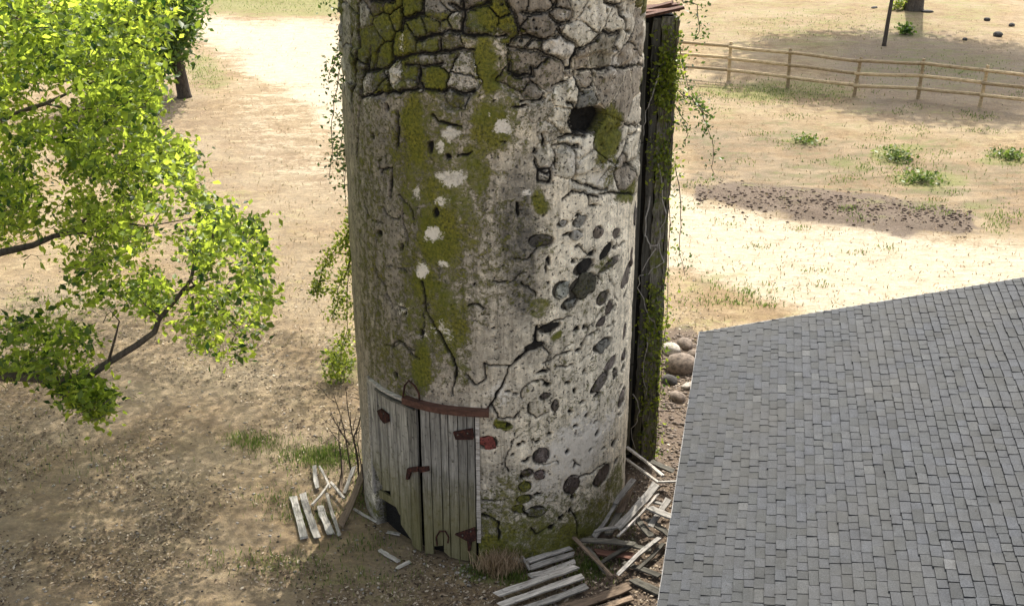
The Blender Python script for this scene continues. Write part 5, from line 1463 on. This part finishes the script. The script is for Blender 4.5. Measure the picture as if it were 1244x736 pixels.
blades('grass', np.concatenate(gp), .03, .12, .010, M_GRASS, 'short green grass tufts near the silo foot')
gp = []
for (a, b_, rx, ry, n_) in [(330, 0, 70, 8, 1800), (245, 88, 18, 12, 700), (940, 112, 60, 8, 1500), (885, 352, 50, 14, 380), (1105, 203, 40, 14, 500), (980, 30, 60, 10, 700), (1215, 268, 12, 9, 200), (1150, 85, 60, 10, 600), (50, 380, 40, 20, 400), (1230, 190, 16, 5, 300)]:
    gp.append(gpts(a + rng.normal(size=n_) * rx, b_ + rng.normal(size=n_) * ry))
tu = rng.uniform(820, 1244, 120); tv = rng.uniform(110, 370, 120)
for a, b_ in zip(tu, tv):
    if fbm(np.array([a * .012]), np.array([b_ * .03]), 600, 2)[0] > .5: gp.append(gpts(a + rng.normal(size=40) * 9, b_ + rng.normal(size=40) * 2.2))
blades('meadow_grass', np.concatenate(gp),   .02, .08, .022, M_GRASS, 'sparse green grass along the path and the fence')
X_ = rng.uniform(180, 1260, 9000); Y_ = rng.uniform(-5, 420, 9000)
blades('dry_grass', gpts(X_, Y_), .02, .09, .02, M_STRAW, 'dry straw coloured grass over the sunlit yard', spread=.9)

def weed(px, py, wpx, hpx, n, mat, label, name='weed', leaf=.07, group=None, cat='weed'):
    P = on_ground(px, py); zz = float(project(np.array(P))[2]); r = wpx / 2 * zz / F_PX; h = hpx * zz / F_PX
    t = empty(name, P); tag(t, label, cat, group)
    m = MB()
    for k in range(9):
        m.tube(curve((random.uniform(-r, r) * .3, random.uniform(-r, r) * .3, -.02), (random.uniform(-r, r), random.uniform(-r, r), random.uniform(.4, 1) * h), .15, 4), taper(.008, .003, 4), 4, cap=False)
    o = m.build('stems', M_TWIGD, t); o['kind'] = 'stuff'
    D = rng.normal(size=(n, 3)) * .42; C = D * np.array([r, r, h * .6]) + np.array([0, 0, h * .5]); C[:, 2] = np.abs(C[:, 2]) + .01
    o = leaf_mesh('leaves', C, rng.normal(size=(n, 3)) + np.array([0, 0, .8]), leaf * (.5 + rng.random(n)), rng.random(n), mat); o.parent = t
    return t
weed(1090, 194, 48, 14, 260, M_GRASS, 'bright green weed patch in mid yard below the fence, the taller one', group='green weeds in the right hand yard')
weed(1120, 220, 58, 10, 260, M_GRASS, 'broad low weed patch just below the taller one', group='green weeds in the right hand yard')
weed(980, 173, 40, 7, 150, M_GRASS, 'thin flat weed patch left of the taller one', group='green weeds in the right hand yard')
weed(1226, 192, 44, 10, 200, M_GRASS, 'weed patch cut by the right edge', group='green weeds in the right hand yard')
weed(1100, 42, 20, 12, 160, M_LEAFD, 'dark green bush in the tree shade beyond the fence', cat='bush', name='bush', leaf=.12)
weed(1092, 12, 24, 12, 120, M_LEAFY, 'yellow green suckers at the foot of the thick trunk', cat='bush', name='bush', leaf=.12)
weed(412, 462, 44, 48, 560, M_LEAFY, 'leafy green shrub growing against the left side of the silo', cat='shrub', name='shrub', leaf=.05)

# dead stalks by the left base
P0 = on_ground(436, 590)
t = empty('dead_weed', P0); tag(t, 'bare dark twiggy stalks standing against the left foot of the silo', 'weed')
m = MB()
for (a, b_, c, d_) in [(436, 590, 420, 470), (432, 585, 440, 480), (428, 580, 405, 478), (435, 570, 426, 500), (425, 540, 402, 505), (430, 530, 445, 470), (412, 590, 416, 500), (440, 600, 433, 520)]:
    A = on_ground(a, min(b_ + 0, 600)) ; B = on_y(c, d_, A.y)
    m.tube(curve(A, B, .06, 6), taper(.014, .005, 6), 5)
    for k in range(3):
        s = A.lerp(B, random.uniform(.4, .95)); m.tube(curve(s, s + Vector((random.uniform(-.3, .2), random.uniform(-.1, .1), random.uniform(.05, .3))), .1, 4), taper(.006, .003, 4), 4)
o = m.build('stalks', M_TWIGD, None); o['kind'] = 'stuff'; o.parent = t; o.location = -P0

# straw tuft at the foot of the wall
P0 = on_ground(606, 694)
pts = np.array([P0]) + rng.normal(size=(620, 3)) * np.array([.13, .07, 0])
o = blades('straw_tuft', pts, .14, .36, .012, M_STRAW, 'tan dry straw tuft at the silo foot between door and pale boards', spread=.5, cat='dry grass', kind=None)

# ------------------------------------------------------------------ creepers
def creeper(label, strands, y, leafn, lsize, mat, stem_mat, spread=.06, name='creeper', r=.008, extra=None, dy=.0, bias=(0, -.5, .3)):
    base = Vector((0, 0, 0)); allp = []
    m = MB()
    ends = []
    for st in strands:
        P = [on_y(a, b_, y + random.uniform(-dy, dy)) for a, b_ in st]
        Q_ = []
        for a, b_ in zip(P[:-1], P[1:]):
            for k in range(4): Q_.append(a.lerp(b_, k / 4) + Vector([random.gauss(0, .012) for _ in range(3)]))
        Q_.append(P[-1]); ends.append(P[0])
        m.tube(Q_, taper(r, r * .5, len(Q_)), 5)
        allp += Q_
    zmin = min(allp, key=lambda p_: p_.z)
    base = Vector((ends[0].x, y, 0)); t = empty(name, base); tag(t, label, 'vine', 'creepers on the silo')
    o = m.build('stem', stem_mat, None); o.parent = t; o.location = -base
    if leafn:
        A = np.array([tuple(p_) for p_ in allp]); k = rng.integers(0, len(A) - 1, leafn)
        C = A[k] + rng.normal(size=(leafn, 3)) * spread
        if extra is not None: C = np.concatenate([C, extra])
        n = len(C)
        o = leaf_mesh('leaves', C - np.array(base), rng.normal(size=(n, 3)) * .8 + np.array(bias), lsize * (.6 + .8 * rng.random(n)), rng.random(n), mat); o.parent = t
    return t
creeper('sparse dark creeper hanging down the upper left edge of the silo', [[(432, 0), (420, 40), (412, 90), (404, 150), (400, 215)], [(428, 20), (400, 8)], [(430, 10), (424, 80), (418, 160), (420, 250)], [(426, 60), (408, 70), (398, 100)], [(424, 100), (415, 170), (408, 200)], [(418, 60), (417, 130), (419, 220)]], .35, 1000, .036, M_VINE, M_TWIGD, .07)
creeper('leafier creeper on the left side of the silo at mid height', [[(428, 262), (420, 290), (400, 310), (386, 345), (384, 355)], [(430, 270), (424, 330), (420, 400), (412, 450)], [(430, 300), (412, 350), (402, 390)]], .3, 1700, .036, M_LEAFY, M_TWIGD, .06)
creeper('dark creeper trailing in the air to the right of the chute top', [[(826, 0), (846, 6), (850, 40), (842, 50)], [(824, 110), (846, 126), (858, 150), (866, 180), (868, 212)], [(822, 130), (835, 150), (833, 178)], [(822, 60), (832, 80), (836, 110)], [(820, 200), (828, 250), (824, 300), (832, 335)]], 1.05, 520, .036, M_VINE, M_TWIGD, .07)
creeper('clump of green creeper leaves out at the bend right of the chute', [[(836, 118), (850, 128), (858, 145)], [(848, 126), (862, 138)]], 1.0, 60, .045, M_LEAFD, M_TWIGD, .06)
ex = []
for k in range(4200):
    z = 6.6 * random.random() ** .55; d0 = vnoise(np.array([z * 1.7]), np.array([3.1]), 77)[0]
    if random.random() > (d0 - .24) * 2.2: continue
    ex.append((random.gauss(2.32, .10), random.uniform(.60, .71), z))
creeper('bright yellow green ivy covering the outer edge of the chute', [[(822, 20), (818, 120), (814, 240), (810, 360), (803, 470), (798, 550)], [(812, 30), (806, 160), (808, 300)]], .66, 300, .042, M_LEAFY, M_TWIGD, .05, extra=np.array(ex))
creeper('pale bare creeper stems looping over the dark chute face', [[(803, 84), (792, 118), (783, 142), (782, 165)], [(790, 240), (784, 285), (790, 300), (800, 296), (806, 318), (790, 330), (776, 336), (778, 355), (786, 380), (802, 404)], [(800, 200), (808, 260), (798, 300)], [(770, 478), (778, 500), (768, 520), (772, 545)], [(798, 300), (780, 330)], [(788, 410), (780, 450), (785, 480)]], .64, 0, .03, M_VINE, M_TWIG, r=.010)

print('objects', len(bpy.data.objects), 'tris', sum(len(o.data.loop_triangles) or len(o.data.polygons) for o in bpy.data.objects if o.type == 'MESH'))
